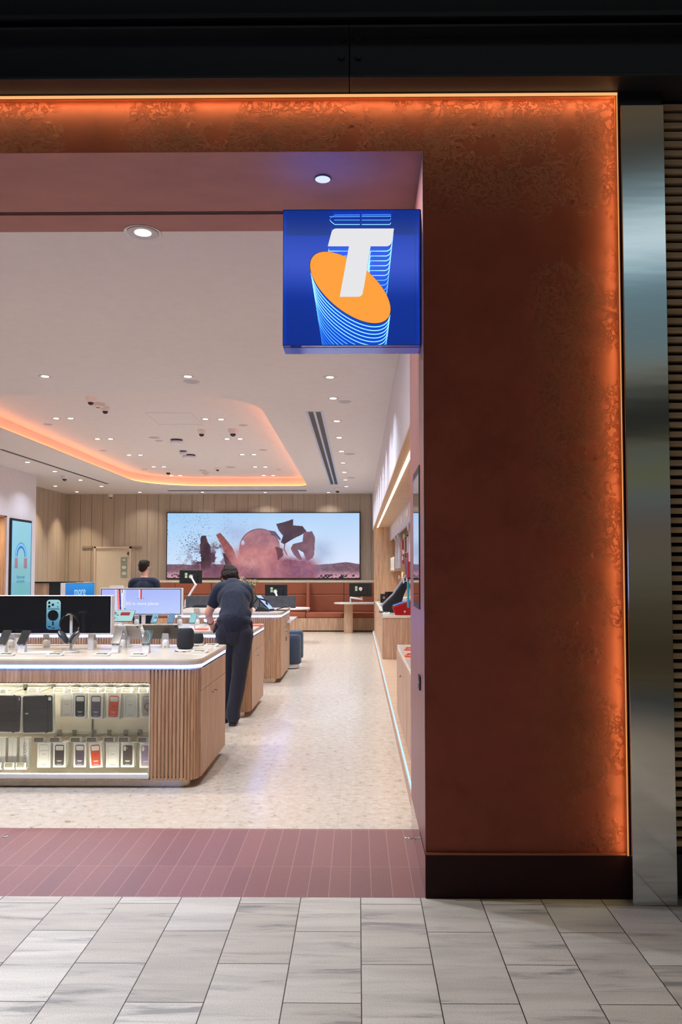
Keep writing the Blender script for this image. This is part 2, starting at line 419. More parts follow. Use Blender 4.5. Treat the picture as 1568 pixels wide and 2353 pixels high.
def stone_mat():
    m, nt, b = newmat('limestone_terrazzo'); o = coords(nt)
    sw = N(nt, 'ShaderNodeSeparateXYZ'); L(nt, o, sw.inputs[0])
    cb = N(nt, 'ShaderNodeCombineXYZ'); L(nt, mth(nt, 'ADD', sw.outputs[0], 9*.9+1.03), cb.inputs[0]); L(nt, mth(nt, 'ADD', sw.outputs[1], .4), cb.inputs[1])
    br = N(nt, 'ShaderNodeTexBrick'); L(nt, cb.outputs[0], br.inputs['Vector']); br.offset = 0
    br.inputs['Scale'].default_value = 1; br.inputs['Brick Width'].default_value = .9; br.inputs['Row Height'].default_value = 1.8
    br.inputs['Mortar Size'].default_value = .0016; br.inputs['Mortar'].default_value = (.5,.5,.5,1)
    br.inputs['Color1'].default_value = (0,0,0,1); br.inputs['Color2'].default_value = (1,1,1,1)
    base = mix(nt, br.outputs['Color'], lin(190,172,148), lin(204,188,166))
    v1 = ramp(nt, noise(nt, o, 17, 6, .66, .4), [(.30, lin(132,102,78)), (.40, lin(205,188,165)), (.60, lin(222,208,190)), (.72, lin(240,230,215))])
    # shell and stone fragments
    vo = N(nt, 'ShaderNodeTexVoronoi', feature='F1'); L(nt, mixvec(nt, o), vo.inputs['Vector']); vo.inputs['Scale'].default_value = 26
    frag = ramp(nt, vo.outputs['Distance'], [(.16, (1,1,1)), (.24, (0,0,0))])
    fc = ramp(nt, vo.outputs['Color'], [(.1, lin(150,118,92)), (.35, lin(190,165,140)), (.7, lin(238,226,210)), (.95, lin(200,160,130))])
    c = mix(nt, .62, base, v1); c = mix(nt, mth(nt, 'MULTIPLY', frag, .55), c, fc)
    c = mix(nt, br.outputs['Fac'], c, lin(190,178,162))
    L(nt, c, b.inputs['Base Color']); b.inputs['Roughness'].default_value = .22; b.inputs['Specular IOR Level'].default_value = .5
    n = noise(nt, o, 60, 3); bump(nt, b, n, .06, .001)
    return m
def mixvec(nt, o):
    n = N(nt, 'ShaderNodeTexNoise'); L(nt, o, n.inputs['Vector']); n.inputs['Scale'].default_value = 20
    vm = N(nt, 'ShaderNodeVectorMath', operation='MULTIPLY_ADD'); L(nt, n.outputs['Color'], vm.inputs[0]); vm.inputs[1].default_value = (.05,.05,.05); L(nt, o, vm.inputs[2])
    return vm.outputs[0]
WHITE = plain('ceiling_white', lin(226,220,220), .7, var=.01)
LILAC = plain('wall_white', lin(222,216,222), .7, var=.01)
BLACKM = plain('black_painted_steel', lin(46,45,44), .42, .3)
OAK = wood('oak', lin(214,178,146), lin(164,124,94))
OAKD = wood('oak_batten', lin(206,164,126), lin(152,108,76))
OAKH = wood('oak_horizontal', lin(216,182,146), lin(180,142,108), vert=False)
DARKW = wood('dark_slat', lin(228,194,148), lin(190,150,104), vert=False)
BEIGE = wood('beige_panelling', lin(184,168,150), lin(170,152,134), rough=.6)
STONETOP = plain('worktop_stone', lin(230,216,196), .16, var=.03)
WHITEP = plain('white_powder_coat', lin(232,228,224), .4, var=.01)
METAL = plain('brushed_metal', lin(190,188,184), .28, 1.0)
BLACK = plain('matt_black', lin(16,16,18), .5)
BLACKG = plain('gloss_black', lin(8,8,10), .08)
WIN = None
YF = 3.98; ZS = 3.743
# ---------------- floors
s_ = MB(); s_.box(-7,5,-3.0,YF,-.05,0); struct(s_.build('floor', paving_mat()))
s_ = MB(); s_.box(-7,.345,YF,5.02,-.05,0.0); struct(s_.build('floor', redtile_mat()))
s_ = MB(); s_.box(-9,2.2,5.02,23,-.05,0.0); struct(s_.build('floor', stone_mat()))
# ---------------- front wall: terracotta pier and lintel
PR = 1.325
s_ = MB()
s_.box(.334,PR+.02,YF,YF+.35,.21,4.015); s_.box(-7,.334,YF,YF+.30,ZS+.001,4.015)
struct(s_.build('wall_front', PL))
s_ = MB(); s_.box(.3305,PR+.01,YF-.008,YF+.35,0,.212); struct(s_.build('baseboard_front', plain('dark_plinth', lin(44,15,10), .6, spec=.2)))
s_ = MB(); s_.box(.331,PR+.01,YF-.016,YF,.212,.222); struct(s_.build('trim_1', plain('rust_trim', lin(150,80,50), .35, .4), bev=.001))
# reveal of the opening: mauve boarded side with polished skirt
REV = wood('mauve_board', lin(150,96,92), lin(120,72,70), rough=.38)
s_ = MB(); s_.box(.331,.60,YF+.352,5.04,.20,ZS); s_.box(.331,.3335,YF+.001,YF+.352,.21,ZS); struct(s_.build('wall_right', REV))
s_ = MB(); s_.box(.3305,.345,YF+.352,5.04,0,.20); s_.box(.3295,.3305,YF+.001,YF+.352,0,.20); struct(s_.build('baseboard_right', plain('polished_skirt', lin(190,150,140), .06, 1.0)))
s_ = MB(); s_.box(.3295,.3315,YF-.001,YF+.004,.22,ZS); struct(s_.build('trim_2', plain('edge_bead', lin(170,150,150), .25, .8)))
s_ = MB(); s_.box(.337,.345,5.04,5.055,0.0,3.7); struct(s_.build('trim_3', METAL))
# soffit of the opening
s_ = MB(); s_.box(-7,.6,YF+.001,4.66,ZS,ZS+.05); s_.box(-7,.6,4.695,4.93,ZS,ZS+.05); struct(s_.build('ceiling', SOF))
s_ = MB(); s_.box(-7,.45,4.66,4.695,ZS+.02,ZS+.06); s_.box(-7,.331,4.655,4.661,ZS-.004,ZS); struct(s_.build('trim_4', BLACK))
# ---------------- black beam over the frontage (joint and bolts)
g = thing('steel_beam', 'black steel beam running over the terracotta shopfront, left of its bolted joint', 'beam', (0,0,4.06))
XJ = at(803.5,120,3.93).x
def beam(x0, x1, par):
    b = MB((0,0,4.06)); b.box(x0,x1,3.80,YF+.3,4.017,4.034); b.box(x0,x1,3.93,3.96,4.034,4.30); b.box(x0,x1,3.84,3.96,4.30,4.312)
    b.build('web_plate', BLACKM, par, bev=.002)
beam(-7, XJ-.002, g)
def bolts(xs, par):
    for bx in xs:
        for by in (92,131):
            p = at(bx,by,3.925); k = MB((0,0,4.06)); k.cyl((p.x,3.93,p.z), .021, -.004, 16, 'y'); k.lathe([(.0165,0),(.0165,.014)], 6, T(p.x,3.93,p.z) @ Matrix.Rotation(PI/2,4,'X'))
            k.build('bolt', BLACKM, par)
bolts((785,), g)
g2 = thing('steel_beam', 'black steel beam section right of the bolted joint, over the pier', 'beam', (0,0,4.06))
beam(XJ+.002, 3.2, g2); bolts((824,), g2)
s_ = MB(); s_.box(-7,3.2,3.90,3.95,4.39,5.4); struct(s_.build('wall_above', plain('black_fascia', lin(24,24,22), .55)))
s_ = MB(); s_.box(-7,3.2,3.86,3.95,4.365,4.39); struct(s_.build('trim_5', BLACKM))
s_ = MB(); s_.box(-7,3.2,3.97,4.2,4.30,5.4); struct(s_.build('wall_back_of_beam', plain('black_void', lin(8,8,8), .9)))
s_ = MB(); s_.box(-7,3.2,YF+.02,YF+.35,4.045,4.4); struct(s_.build('wall_bulkhead', plain('black_void2', lin(8,8,8), .9)))
# ---------------- light frame around the plaster
ORG = (1.0,.36,.09)
g = thing('light_frame', 'slim copper-toned LED frame glowing orange around the terracotta plaster', 'light', (0,YF,0))
FR = plain('copper_profile', lin(214,130,76), .3, .35)
YL = YF-.050; XR = 1.309                     # the profile stands 75 mm proud so the LED washes the plaster
b = MB((0,YF,0)); b.box(-7,XR+.004,YL,YF,4.008,4.015); b.box(XR,XR+.004,YL,YF,.222,4.008)
b.box(-7,XR+.004,YL-.002,YL,3.992,4.015); b.box(XR-.010,XR+.004,YL-.002,YL,.222,4.0)
b.build('frame_profile', FR, g)
b = MB((0,YF,0)); b.box(-7,XR-.004,YL+.001,YL+.014,4.0055,4.0078); b.build('led_strip', emis('orange_led', (1.0,.82,.38), 36.0), g)
b = MB((0,YF,0)); b.box(XR-.0035,XR-.0005,YL+.002,YL+.014,.225,4.0); b.build('led_strip', emis('orange_led_side', (1.0,.80,.34), 25.0), g)
b = MB((0,YF,0)); b.box(-7,XR,YL-.0035,YL-.002,3.996,4.011); b.build('diffuser', emis('orange_diffuser', (1.0,.50,.20), 1.0), g)
b = MB((0,YF,0)); b.box(XR-.006,XR-.001,YL-.0035,YL-.002,.225,4.0); b.build('diffuser', emis('orange_diffuser_side', (1.0,.42,.13), .85), g)
# ---------------- stainless column cladding and slatted screen
def steel_mat():
    m, nt, b = newmat('brushed_stainless'); b.inputs['Metallic'].default_value = 1
    v = coords(nt, (4,4,90)); n = noise(nt, v, 3, 4, .7)
    L(nt, ramp(nt, n, [(.3, lin(206,206,204)), (.7, lin(212,212,210))]), b.inputs['Base Color'])
    sc = ramp(nt, noise(nt, coords(nt, (20,20,1.2)), 2, 5, .7), [(.4,(.09,.09,.09)), (.8,(.09,.09,.09))])
    L(nt, sc, b.inputs['Roughness']); bump(nt, b, noise(nt, coords(nt,(.6,.6,5)), 1.6, 2), .05, .006); return m
s_ = MB(); s_.box(XR+.008,1.53,3.90,4.3,0,3.93); struct(s_.build('wall_column', steel_mat(), bev=.0015))
s_ = MB(); s_.box(XR+.008,1.53,3.93,4.3,3.93,4.06); struct(s_.build('trim_6', BLACK))
g = thing('slatted_screen', 'horizontal dark timber slat screen beside the stainless column', 'screen', (2.2,4.02,0))
b = MB((2.2,4.02,0)); b.box(1.53,3.2,4.05,4.09,0,4.1); b.build('backing', plain('screen_backing', lin(30,22,14), .7), g)
b = MB((2.2,4.02,0)); z = .24
while z < 4.0: b.box(1.535,3.2,4.015,4.05,z,z+.0285); z += .0485
b.build('slats', DARKW, g, bev=.002)
b = MB((2.2,4.02,0)); b.box(1.535,3.2,4.02,4.05,0,.2); b.build('kickboard', BLACK, g)
b = MB((2.2,4.02,0)); b.box(1.535,3.2,4.01,4.05,4.02,4.035); b.build('top_rail', METAL, g)
# ---------------- shop shell
CH_Z = 3.743; TR_Z = 3.965
def tray(off):
    x0, x1, y0, y1 = -5.39-off, -1.275+off, 9.62-off, 20.1+off
    return rrect(x0, x1, y0, y1, (1.2+off, .95+off, .35+off, 1.6+off), 10)
s_ = MB(); s_.prism(rrect(-9,2.2,4.93,22.25,0), .02, T(0,0,CH_Z), holes=[list(reversed(tray(0)))]); struct(s_.build('ceiling', WHITE))
outer = tray(.11)
s_ = MB(); n = len(outer)
s_.add([(x,y,CH_Z+.02) for x,y in outer]+[(x,y,TR_Z) for x,y in outer], [(i,(i+1)%n,(i+1)%n+n,i+n) for i in range(n)])
s_.prism(outer, .02, T(0,0,TR_Z)); struct(s_.build('ceiling_recess', WHITE))
# roof slab so that no outside light leaks in
s_ = MB(); s_.box(-9.2,2.4,4.93,22.6,4.2,4.3); struct(s_.build('ceiling_slab', plain('black_void', (0,0,0))))
g = thing('cove_light', 'orange LED cove hidden around the rim of the recessed ceiling tray', 'light', (-3.3,14.9,CH_Z+.02))
b = MB((-3.3,14.9,CH_Z+.02)); o1 = tray(.05); o2 = tray(.075)
b.prism(o2, .012, T(0,0,CH_Z+.022), holes=[list(reversed(o1))]); b.build('led_strip', emis('cove_led', (1.0,.25,.07), 13.0), g)
# side and back walls
s_ = MB(); s_.box(.40,2.2,5.05,22.25,2.72,CH_Z); struct(s_.build('wall_right_bulkhead', LILAC))
s_ = MB(); s_.box(.345,.60,5.04,5.06,0,CH_Z+.02); struct(s_.build('wall_right_return', LILAC))
s_ = MB(); s_.box(-9,2.3,22.1,22.3,0,CH_Z); wb = struct(s_.build('wall_back', BEIGE))
s_ = MB()
for k in range(-28,3):
    x = k*.312+.05
    if x < .45: s_.box(x,x+.006,22.094,22.1005,0,CH_Z)
struct(s_.build('trim_7', plain('panel_joint', lin(110,92,76), .8)))
s_ = MB()
for k in range(0,14): s_.box(-8.156,-8.149,18.0+k*.312,18.006+k*.312,0,CH_Z)
struct(s_.build('trim_8', MATS['panel_joint']))
s_ = MB(); s_.box(-9,-8.15,17.8,22.2,0,CH_Z); struct(s_.build('wall_left_rear', BEIGE))
s_ = MB(); s_.box(-9,-7.25,16.35,17.8,0,CH_Z); s_.box(-9,-7.25,4.93,16.35,2.74,CH_Z); s_.box(-9,-7.9,4.93,16.35,0,2.74); struct(s_.build('wall_left', LILAC))
s_ = MB(); s_.box(-7.9,-7.27,16.30,16.35,0,2.74); s_.box(-7.9,-7.87,13,16.3,0,2.74); s_.box(-7.9,-7.27,13,16.35,2.71,2.74); struct(s_.build('wall_niche', OAK))
area('niche_lamp', (-7.6,15.6,2.70), .08, 18, (1,.72,.42), target=(-7.6,15.6,0))
# front inner wall left of view is open; right end of niche
s_ = MB(); s_.box(2.0,2.2,5.05,22.2,0,2.72); struct(s_.build('wall_far_right', LILAC))
# ---------------- right display niche joinery
g = thing('wall_niche_joinery', 'long oak-lined display niche with lit soffit along the right wall', 'joinery', (.40,5.1,0))
O = (.40,5.1,0)
b = MB(O); b.box(.395,1.4,5.1,20.05,2.695,2.72); b.build('soffit_panel', OAKH, g)
b = MB(O); b.box(.40,1.4,20.0,20.08,0,2.695); b.build('end_panel', OAK, g)
b = MB(O); b.box(1.05,1.09,5.1,20.0,0,2.695); b.build('back_panel', OAK, g)
b = MB(O); b.box(.475,.505,5.15,19.95,2.689,2.6955); b.build('soffit_led', emis('warm_strip', (1.0,.80,.55), 7.0), g)
b = MB(O); b.box(.80,.84,5.1,19.98,2.36,2.695); fs = b.build('header_fascia', plain('lilac_fascia', lin(190,184,205), .5), g)
for i, (px, py, w, tx) in enumerate(((903,1220,.30,'Accessories'),(916,1207,.28,'Audio'),(923.5,1199,.3,'Cases'),(937,1184,.5,'Chargers'))):
    Y = .80*1830/(px-823)
    o = MB(O); o.box(.794,.80,Y-w/2,Y+w/2,2.48,2.60); o.build('category_plate', plain('cream_plate', lin(232,214,196), .5), fs)
# low plinth step with LED nosing
g = thing('plinth_step', 'low oak plinth with a blue-white LED nosing along the right wall', 'joinery', (.36,5.1,0))
O = (.36,5.1,0)
b = MB(O); b.box(.375,1.05,5.1,20.0,0,.11); b.build('platform', OAKH, g)
BLED = emis('blue_led', (.24,.46,1.0), 2.6)
b = MB(O); b.box(.365,.375,5.1,19.6,.098,.108); b.build('led_nosing', BLED, g)
b = MB(O); b.box(.358,.375,5.1,20.0,0,.096); sk = b.build('kickboard', OAK, g)
for k in range(12):
    q = MB(O); q.cyl((.358,5.9+k*.9,.075), .007, -.004, 10, 'x'); q.build('screw_cap', METAL, sk)
# ================================================================ display counters
LEDB = emis('counter_led', (.10,.28,1.0), 24.0)
def path_outline(xl, xr, y0, y1, r, n=10):
    return rrect(xl, xr, y0, y1, (r, r, .03, .03), n)
def batten_row(b, pts_n, z0, z1, w=.0225):
    """half-round vertical battens at (x,y,nx,ny)"""
    for (x, y, nx, ny) in pts_n:
        tx, ty = -ny, nx; sec = []
        for k in range(6):
            a = PI*k/5; sec.append((x + tx*math.cos(a)*w/2 + nx*math.sin(a)*.011, y + ty*math.cos(a)*w/2 + ny*math.sin(a)*.011))
        sec.reverse()
        m = len(sec); P = [(p[0],p[1],z0) for p in sec]+[(p[0],p[1],z1) for p in sec]
        b.add(P, [(i,i+1,i+1+m,i+m) if True else None for i in range(m-1)] + [tuple(reversed(range(m))), tuple(range(m,2*m))])
def counter(label, xl, xr, y0, y1, zt, show=None, pitch=.0278, rad=.13, door=True):
    g = thing('display_counter', label, 'counter', ((xl+xr)/2, y0, 0)); O = g.location.copy()
    led = .022; slab = .042
    zL1 = zt-slab; zL0 = zL1-led; zb = .085
    # carcass (hollow where the showcase is)
    b = MB(O)
    if show:
        sx0, sx1, sz0, sz1, sd = show
        b.box(sx1+.004, xr-rad-.01, y0+.034, y1-.01, zb, zL0); b.box(xl+.05, sx1+.004, y0+.02, y1-.01, sz1+.012, zL0)
        b.box(xl+.05, sx1+.004, y0+sd+.012, y1-.01, zb, sz1+.012); b.box(xl+.05, sx1+.004, y0+.02, y1-.01, zb-.02, sz0-.012)
    else: b.box(xl+.05, xr-rad-.01, y0+.034, y1-.01, zb, zL0)
    b.box(xr-rad-.02, xr-.02, y0+rad+.01, y1-.01, zb, zL0)
    b.build('carcass', OAK, g)
    b = MB(O); b.prism(path_outline(xl+.02, xr-.008, y0+.018, y1, rad), .012, T(0,0,zL0-.013)); b.build('sub_deck', OAK, g)
    # battens: front then round the corner
    row = []; x = xr-rad-.004
    fr = []
    while x > xl+.1: fr.append(x); x -= pitch
    b = MB(O)
    for x in fr:
        P = [(x, y0+.028, 0, -1)]
        if show and x < show[1]+.004:
            batten_row(b, P, show[3]+.006, zL0-.012); batten_row(b, P, zb-.025, show[2]-.014)
        else: batten_row(b, P, zb-.025, zL0-.012)
    arc = rad*.5*PI; m = int(arc/pitch)
    for k in range(1, m):
        a = -PI/2 + (PI/2)*k/m
        nx, ny = math.cos(a), math.sin(a); R = rad-.028
        batten_row(b, [(xr-rad+R*nx, y0+rad+R*ny, nx, ny)], zb-.025, zL0-.012)
    b.build('batten_cladding', OAKD, g, smooth=True)
    # curved backing behind the battens
    b = MB(O); R = rad-.032; arcp = [(xr-rad+R*math.cos(-PI/2+PI/2*k/10), y0+rad+R*math.sin(-PI/2+PI/2*k/10)) for k in range(11)]
    b.prism(arcp+[(xr-rad-.02,y0+rad)], zL0-.012-zb, T(0,0,zb)); b.build('corner_backing', wood('oak_shadow', lin(120,84,58), lin(90,60,40)), g)
    # side: upper panel and door
    zd = zt-.245
    b = MB(O); b.box(xr-.022, xr-.008, y0+rad-.01, y1-.006, zd+.002, zL0-.004); b.build('apron_panel', OAK, g)
    b = MB(O); b.box(xr-.022, xr-.008, y0+rad-.01, y1-.006, zb-.02, zd-.002); d = b.build('side_door', OAK, g)
    for k in (0,1):
        q = MB(O); yk = (y0+y1)/2 + (.05 if k else -.07); q.lathe([(.005,0),(.005,.012),(.011,.016),(.011,.024),(.006,.027)], 14, T(xr-.008, yk, zd-.07) @ Matrix.Rotation(PI/2,4,'Y'))
        q.build('knob', plain('brass_knob', lin(206,186,150), .25, 1.0), d, smooth=True)
    # LED line and worktop
    b = MB(O); b.prism(path_outline(xl+.008, xr-.004, y0+.008, y1-.004, rad), led, T(0,0,zL0)); b.build('led_line', LEDB, g)
    b = MB(O); b.prism(path_outline(xl, xr, y0, y1, rad), slab-.012, T(0,0,zL1)); b.build('worktop_edge', plain('worktop_edge', lin(196,180,170), .3), g, bev=.001)
    b = MB(O); b.prism(path_outline(xl, xr, y0, y1, rad), .012, T(0,0,zt-.012)); b.build('worktop', STONETOP, g, bev=.002)
    b = MB(O); b.prism(path_outline(xl+.06, xr-.09, y0+.07, y1-.06, .06), zb-.02, T(0,0,0)); b.build('recessed_base', plain('mirror_base', lin(196,180,160), .14, .9), g)
    return g
Z1 = .948
C1 = counter('front oak-battened display counter with lit glass showcase, nearest the entrance', -4.3, -1.168, 5.90, 7.10, Z1, show=(-4.2,-1.546,.075,.765,.42))
C2 = counter('middle oak-battened display counter, where the customer in navy polo leans', -4.3, -1.165, 8.72, 9.92, .945)
C3 = counter('rear taller oak-battened service counter with vase and pay terminals', -2.75, -1.10, 11.42, 12.93, 1.007)
# showcase interior of the front counter
def part(b, name, mat, par, **k): return b.build(name, mat, par, **k)
g = C1; O = Vector(g.location)
LIN = plain('showcase_lining', lin(238,228,204), .45, var=.01)
b = MB(O); b.box(-4.2,-1.546,6.315,6.325,.075,.765); b.box(-4.2,-1.546,5.925,6.32,.069,.075); b.box(-4.2,-1.546,5.925,6.32,.765,.770); b.box(-1.546,-1.542,5.925,6.32,.075,.765)
sl = b.build('showcase_lining', LIN, g)
b = MB(O); b.box(-2.098,-2.086,6.309,6.3155,.08,.76)
b.build('slotted_rail', plain('rail_slots', lin(90,88,80), .5, .5), sl)
b = MB(O); b.box(-4.18,-1.55,6.298,6.315,.322,.334); b.box(-4.18,-1.55,6.298,6.315,.698,.710); b.build('hook_rail', plain('hook_rail', lin(205,208,190), .3, .3), sl)
b = MB(O); b.box(-4.2,-1.546,5.924,5.940,.0755,.102); b.build('bottom_ledge', WHITEP, sl)
PANE = glass('clear_pane', (.975,.99,.98), .035)
xm = at(57,1600,5.93).x
b = MB(O); b.box(xm+.002,-1.547,5.930,5.934,.103,.764); b.build('glass_pane', PANE, g)
b = MB(O); b.box(-4.2,xm-.002,5.934,5.938,.103,.764); b.build('glass_pane', PANE, g)
pl = at(58,1584,5.925); b = MB(O); b.lathe([(.0085,0),(.0085,.006),(.005,.009)], 16, T(pl.x,5.929,pl.z) @ Matrix.Rotation(PI/2,4,'X')); b.build('lock_barrel', BLACKG, g)
b = MB(O); b.box(-4.15,-1.56,5.939,5.946,.7625,.7648); b.build('showcase_led', emis('showcase_led', (1.0,.93,.82), 62.0), g)
b = MB(O); b.box(-4.15,-1.56,5.942,5.947,.103,.1045); b.build('showcase_led', emis('showcase_led_low', (1.0,.93,.82), 70.0), g)
b = MB(O); b.box(-4.15,-1.56,6.20,6.204,.7635,.7648); b.build('showcase_led', emis('showcase_fill_rear', (1.0,.93,.82), 110.0), g)  # rear strip added to brighten the back of the showcase
# rear counter extras: side flap, power outlet plate, cable port
O3 = Vector(C3.location)
b = MB(O3); b.prism(rrect(-1.20,-1.05,12.5,13.85,.04), .028, T(0,0,.785)); b.build('side_shelf', STONETOP, C3, bev=.003)
b = MB(O3); b.box(-1.108,-1.10,12.30,12.42,.73,.86); b.build('socket_plate', METAL, C3, bev=.001)
b = MB(O3); b.cyl((-1.108,12.30,.56), .035, .006, 16, 'x'); b.build('cable_port', BLACK, C3)
# ================================================================ ceiling lamps, sensors and grilles
def on(px, py, z):
    """point of the ceiling plane z seen at a pixel"""
    return onz(px, py, z)
DLE = emis('downlight_lens', (1.0,.93,.80), 9.0)
TRIM = plain('lamp_trim', lin(214,208,206), .35, .2)
def make_downlight(r, label, loc, group):
    g = thing('downlight', label, 'downlight', loc, 0, group)
    b = MB(); b.lathe([(r*1.30,-.004),(r*1.33,-.001),(r*1.33,.0),(r*1.02,.0),(r*1.0,-.004)], 24, cap=False); b.lathe([(r*1.30,-.004),(r*1.0,-.004)], 24, cap=False); b.build('trim_ring', TRIM, g)
    b = MB(); b.lathe([(0.001,-.0035),(r*.72,-.0035),(r*.74,-.001)], 20, cap=False); b.build('lens', DLE, g)
    b = MB(); b.lathe([(r*.72,-.0026),(r*1.0,-.0036)], 24, cap=False); b.build('reflector', plain('reflector', lin(176,168,166), .3, .5), g)
    return g
def emit_at(p, power, color=(.73,.845,1.0), spread=120, size=.09):
    return area('downlight_lamp', (p.x, p.y, p.z-.012), size, power, color, target=(p.x, p.y, 0), spread=math.radians(spread))
ORD = ['first','second','third','fourth','fifth','sixth','seventh','eighth','ninth','tenth']
proto = None
# big front lamp
p = on(328.5, 534.5, CH_Z)
g = thing('downlight', 'large round recessed downlight just inside the entrance soffit', 'downlight', p, 0, None)
b = MB(); b.lathe([(.098,-.001),(.112,-.004),(.118,-.001),(.118,0)], 32, cap=False); b.lathe([(.098,-.001),(.118,-.004)], 32, cap=False); b.build('trim_ring', TRIM, g)
b = MB(); b.lathe([(.052,-.0015),(.098,-.0045)], 28, cap=False); b.build('reflector', MATS['reflector'] if 'reflector' in MATS else plain('reflector', lin(176,168,166), .3, .5), g)
b = MB(); b.lathe([(.001,-.003),(.052,-.003)], 24, cap=False); b.build('lens', DLE, g)
emit_at(p, 34)
# row beside the right wall
for i, (x, y) in enumerate(((758.5,866.7),(766,915.2),(774.5,967.7),(780,1005.5),(785.1,1037.3),(788.8,1063.6),(791.9,1085.2),(794.1,1102.6),(796.6,1117.8))):
    p = on(x, y, CH_Z)
    lab = 'small round downlight, %s from the entrance in the row beside the right wall' % ORD[i]
    if proto is None: proto = make_downlight(.058, lab, p, 'downlights along the right wall')
    else: copy_tree(proto, lab, p)
    emit_at(p, 22)
for i, (x, y, w) in enumerate(((103.5,864.7,'left of the smoke detector cluster'),(432,865,'beside the flat grey speaker disc'))):
    p = on(x, y, CH_Z); copy_tree(proto, 'round ceiling downlight in front of the tray, ' + w, p, group='downlights before the tray'); emit_at(p, 26)
L_ = [(129.2,961.2),(162.4,961.2),(224.1,1008.6),(254.2,1008.6),(296.8,1045.6),(322.9,1045.6),(353.5,1072.7),(376.7,1072.7),(400.9,1096.4),(421.3,1096.4)]
R_ = [(472.3,962.9),(508.2,963.5),(522.2,1008.6),(552.2,1008.6),(557.3,1044.5),(584,1044.5),(586.7,1072.9),(610,1072.9),(610.9,1096.8),(631.6,1096.4)]
for side, lst in (('left', L_), ('right', R_)):
    for i, (x, y) in enumerate(lst):
        p = on(x, y, TR_Z); p.y = min(p.y, 19.62)
        copy_tree(proto, 'tray downlight, %s lamp of the %s twin from the entrance in the %s line' % (('left','right')[i%2], ORD[i//2], side), p, group='twin downlights in the ceiling tray')
        emit_at(p if i < 8 else Vector((p.x, p.y-.25, p.z)), 17)
for i, (x, y) in enumerate(((63.1,1061.9),(126.3,1083.4),(185.2,1103.3),(233.4,1117.5))):
    p = on(x, y, CH_Z); copy_tree(proto, 'small downlight %s in the line between left grille and white wall' % ('leftmost','second from left','third from left','rightmost')[i], p, group='downlights left of the grille'); emit_at(p, 13)
for i, (x, y) in enumerate(((127.3,1117),(176.8,1130.2))):
    p = on(x, y, CH_Z); copy_tree(proto, ('small downlight washing the left beige wall, nearer the white wall', 'small downlight washing the left beige wall, near the room corner')[i], p, group='wall-wash downlights'); emit_at(p, 15, (1,.86,.66), 75)
for i, (x, y) in enumerate(((321.5,1131),(465.5,1131),(609.8,1131.8),(755.4,1131.8))):
    p = on(x, y, CH_Z); copy_tree(proto, 'small downlight close to the back wall, %s' % ('above the beige door side','above the left part of the video wall','above the middle of the video wall','above the right part of the video wall')[i], p, group='downlights along the back wall'); emit_at(p, 6, (1,.90,.78), 110)
# entrance soffit lamp
p = on(742, 409.5, ZS)
g = thing('soffit_lamp', 'flat round white lamp in the mauve entrance soffit above the blue sign', 'lamp', p)
b = MB(); b.lathe([(.045,-.0005),(.047,-.006),(.042,-.008)], 32, cap=False); b.build('trim_ring', BLACK, g)
b = MB(); b.lathe([(.0005,-.0075),(.0415,-.0075)], 32, cap=False); b.build('diffuser', emis('cool_diffuser', (.74,.83,1.0), 1.0), g)
area('soffit_lamp_light', (p.x, p.y, p.z-.012), .08, 36, (.92,.92,1.0), target=(p.x, p.y, 0))
# more of the same lamps further left in the soffit (outside the frame, same fitting)
for x in (-2.0, -3.9): area('soffit_lamp_light', (x, p.y, p.z-.012), .08, 60, (.72,.80,1.0), target=(x, p.y, 0))
for x in (-2.6, -4.4): area('downlight_lamp', (x, 6.2, CH_Z-.01), .1, 45, (1,.9,.8), target=(x, 6.2, 0))  # extra lamps without fittings, added to brighten the front ceiling
# dome cameras
def dome(px, py, z, r, label, grp='dome security cameras', style=0):
    p = on(px, py, z)
    if style == 0:
        g = thing('security_camera', label, 'camera', p, 0, grp)
        b = MB(); b.lathe([(r,0),(r*.98,-r*.25),(r*.82,-r*.85),(r*.6,-r*.98)], 20); b.build('housing', plain('camera_housing', lin(232,226,224), .4), g, smooth=True)
        b = MB(); b.ell((0,0,-r*.9), (r*.62,r*.62,r*.62), seg=16, rings=8); b.build('dome', BLACKG, g, smooth=True)
    elif style == 1:
        g = thing('smoke_detector', label, 'detector', p, 0, grp)
        b = MB(); b.lathe([(r,0),(r,-.018),(r*.86,-.022),(r*.9,-.045),(r*.5,-.058),(0.002,-.06)], 20); b.build('housing', plain('detector_housing', lin(222,212,210), .45), g, smooth=True)
        b = MB(); b.lathe([(r*.30,-.0595),(r*.30,-.062),(.001,-.063)], 12); b.build('sensor', plain('detector_sensor', lin(60,54,54), .4), g)
    elif style == 2:
        g = thing('access_point', label, 'wireless device', p, 0, grp)
        b = MB(); b.lathe([(r*.95,0),(r*.95,-.012),(r*.55,-.014),(r*.5,-.028)], 24); b.build('mount', plain('grey_mount', lin(92,92,104), .5), g)
        b = MB(); b.lathe([(r*.9,-.028),(r,-.04),(r,-.062),(r*.85,-.078),(.002,-.08)], 24); b.build('cover', plain('ap_cover', lin(224,222,232), .35), g, smooth=True)
    else:
        g = thing('ceiling_disc', label, 'ceiling fitting', p, 0, grp)
        b = MB(); b.lathe([(r,0),(r*.97,-.006),(r*.8,-.008),(.002,-.008)], 24); b.build('cover', plain('disc_cover', lin(196,190,196), .5), g)
        b = MB(); b.lathe([(r*.72,-.0085),(.002,-.0085)], 20, cap=False); b.build('grille', plain('disc_grille', lin(182,174,182), .6), g)
    return g
dome(463.6,993-5,TR_Z,.075,'pointed white dome camera with black lens under the front right twin lamps')
dome(535.7,990-4,TR_Z,.085,'wide flat dome camera right of the pointed dome camera in the tray')
dome(208.8,914,TR_Z,.068,'uppermost small white camera of the cluster of three in the tray front')
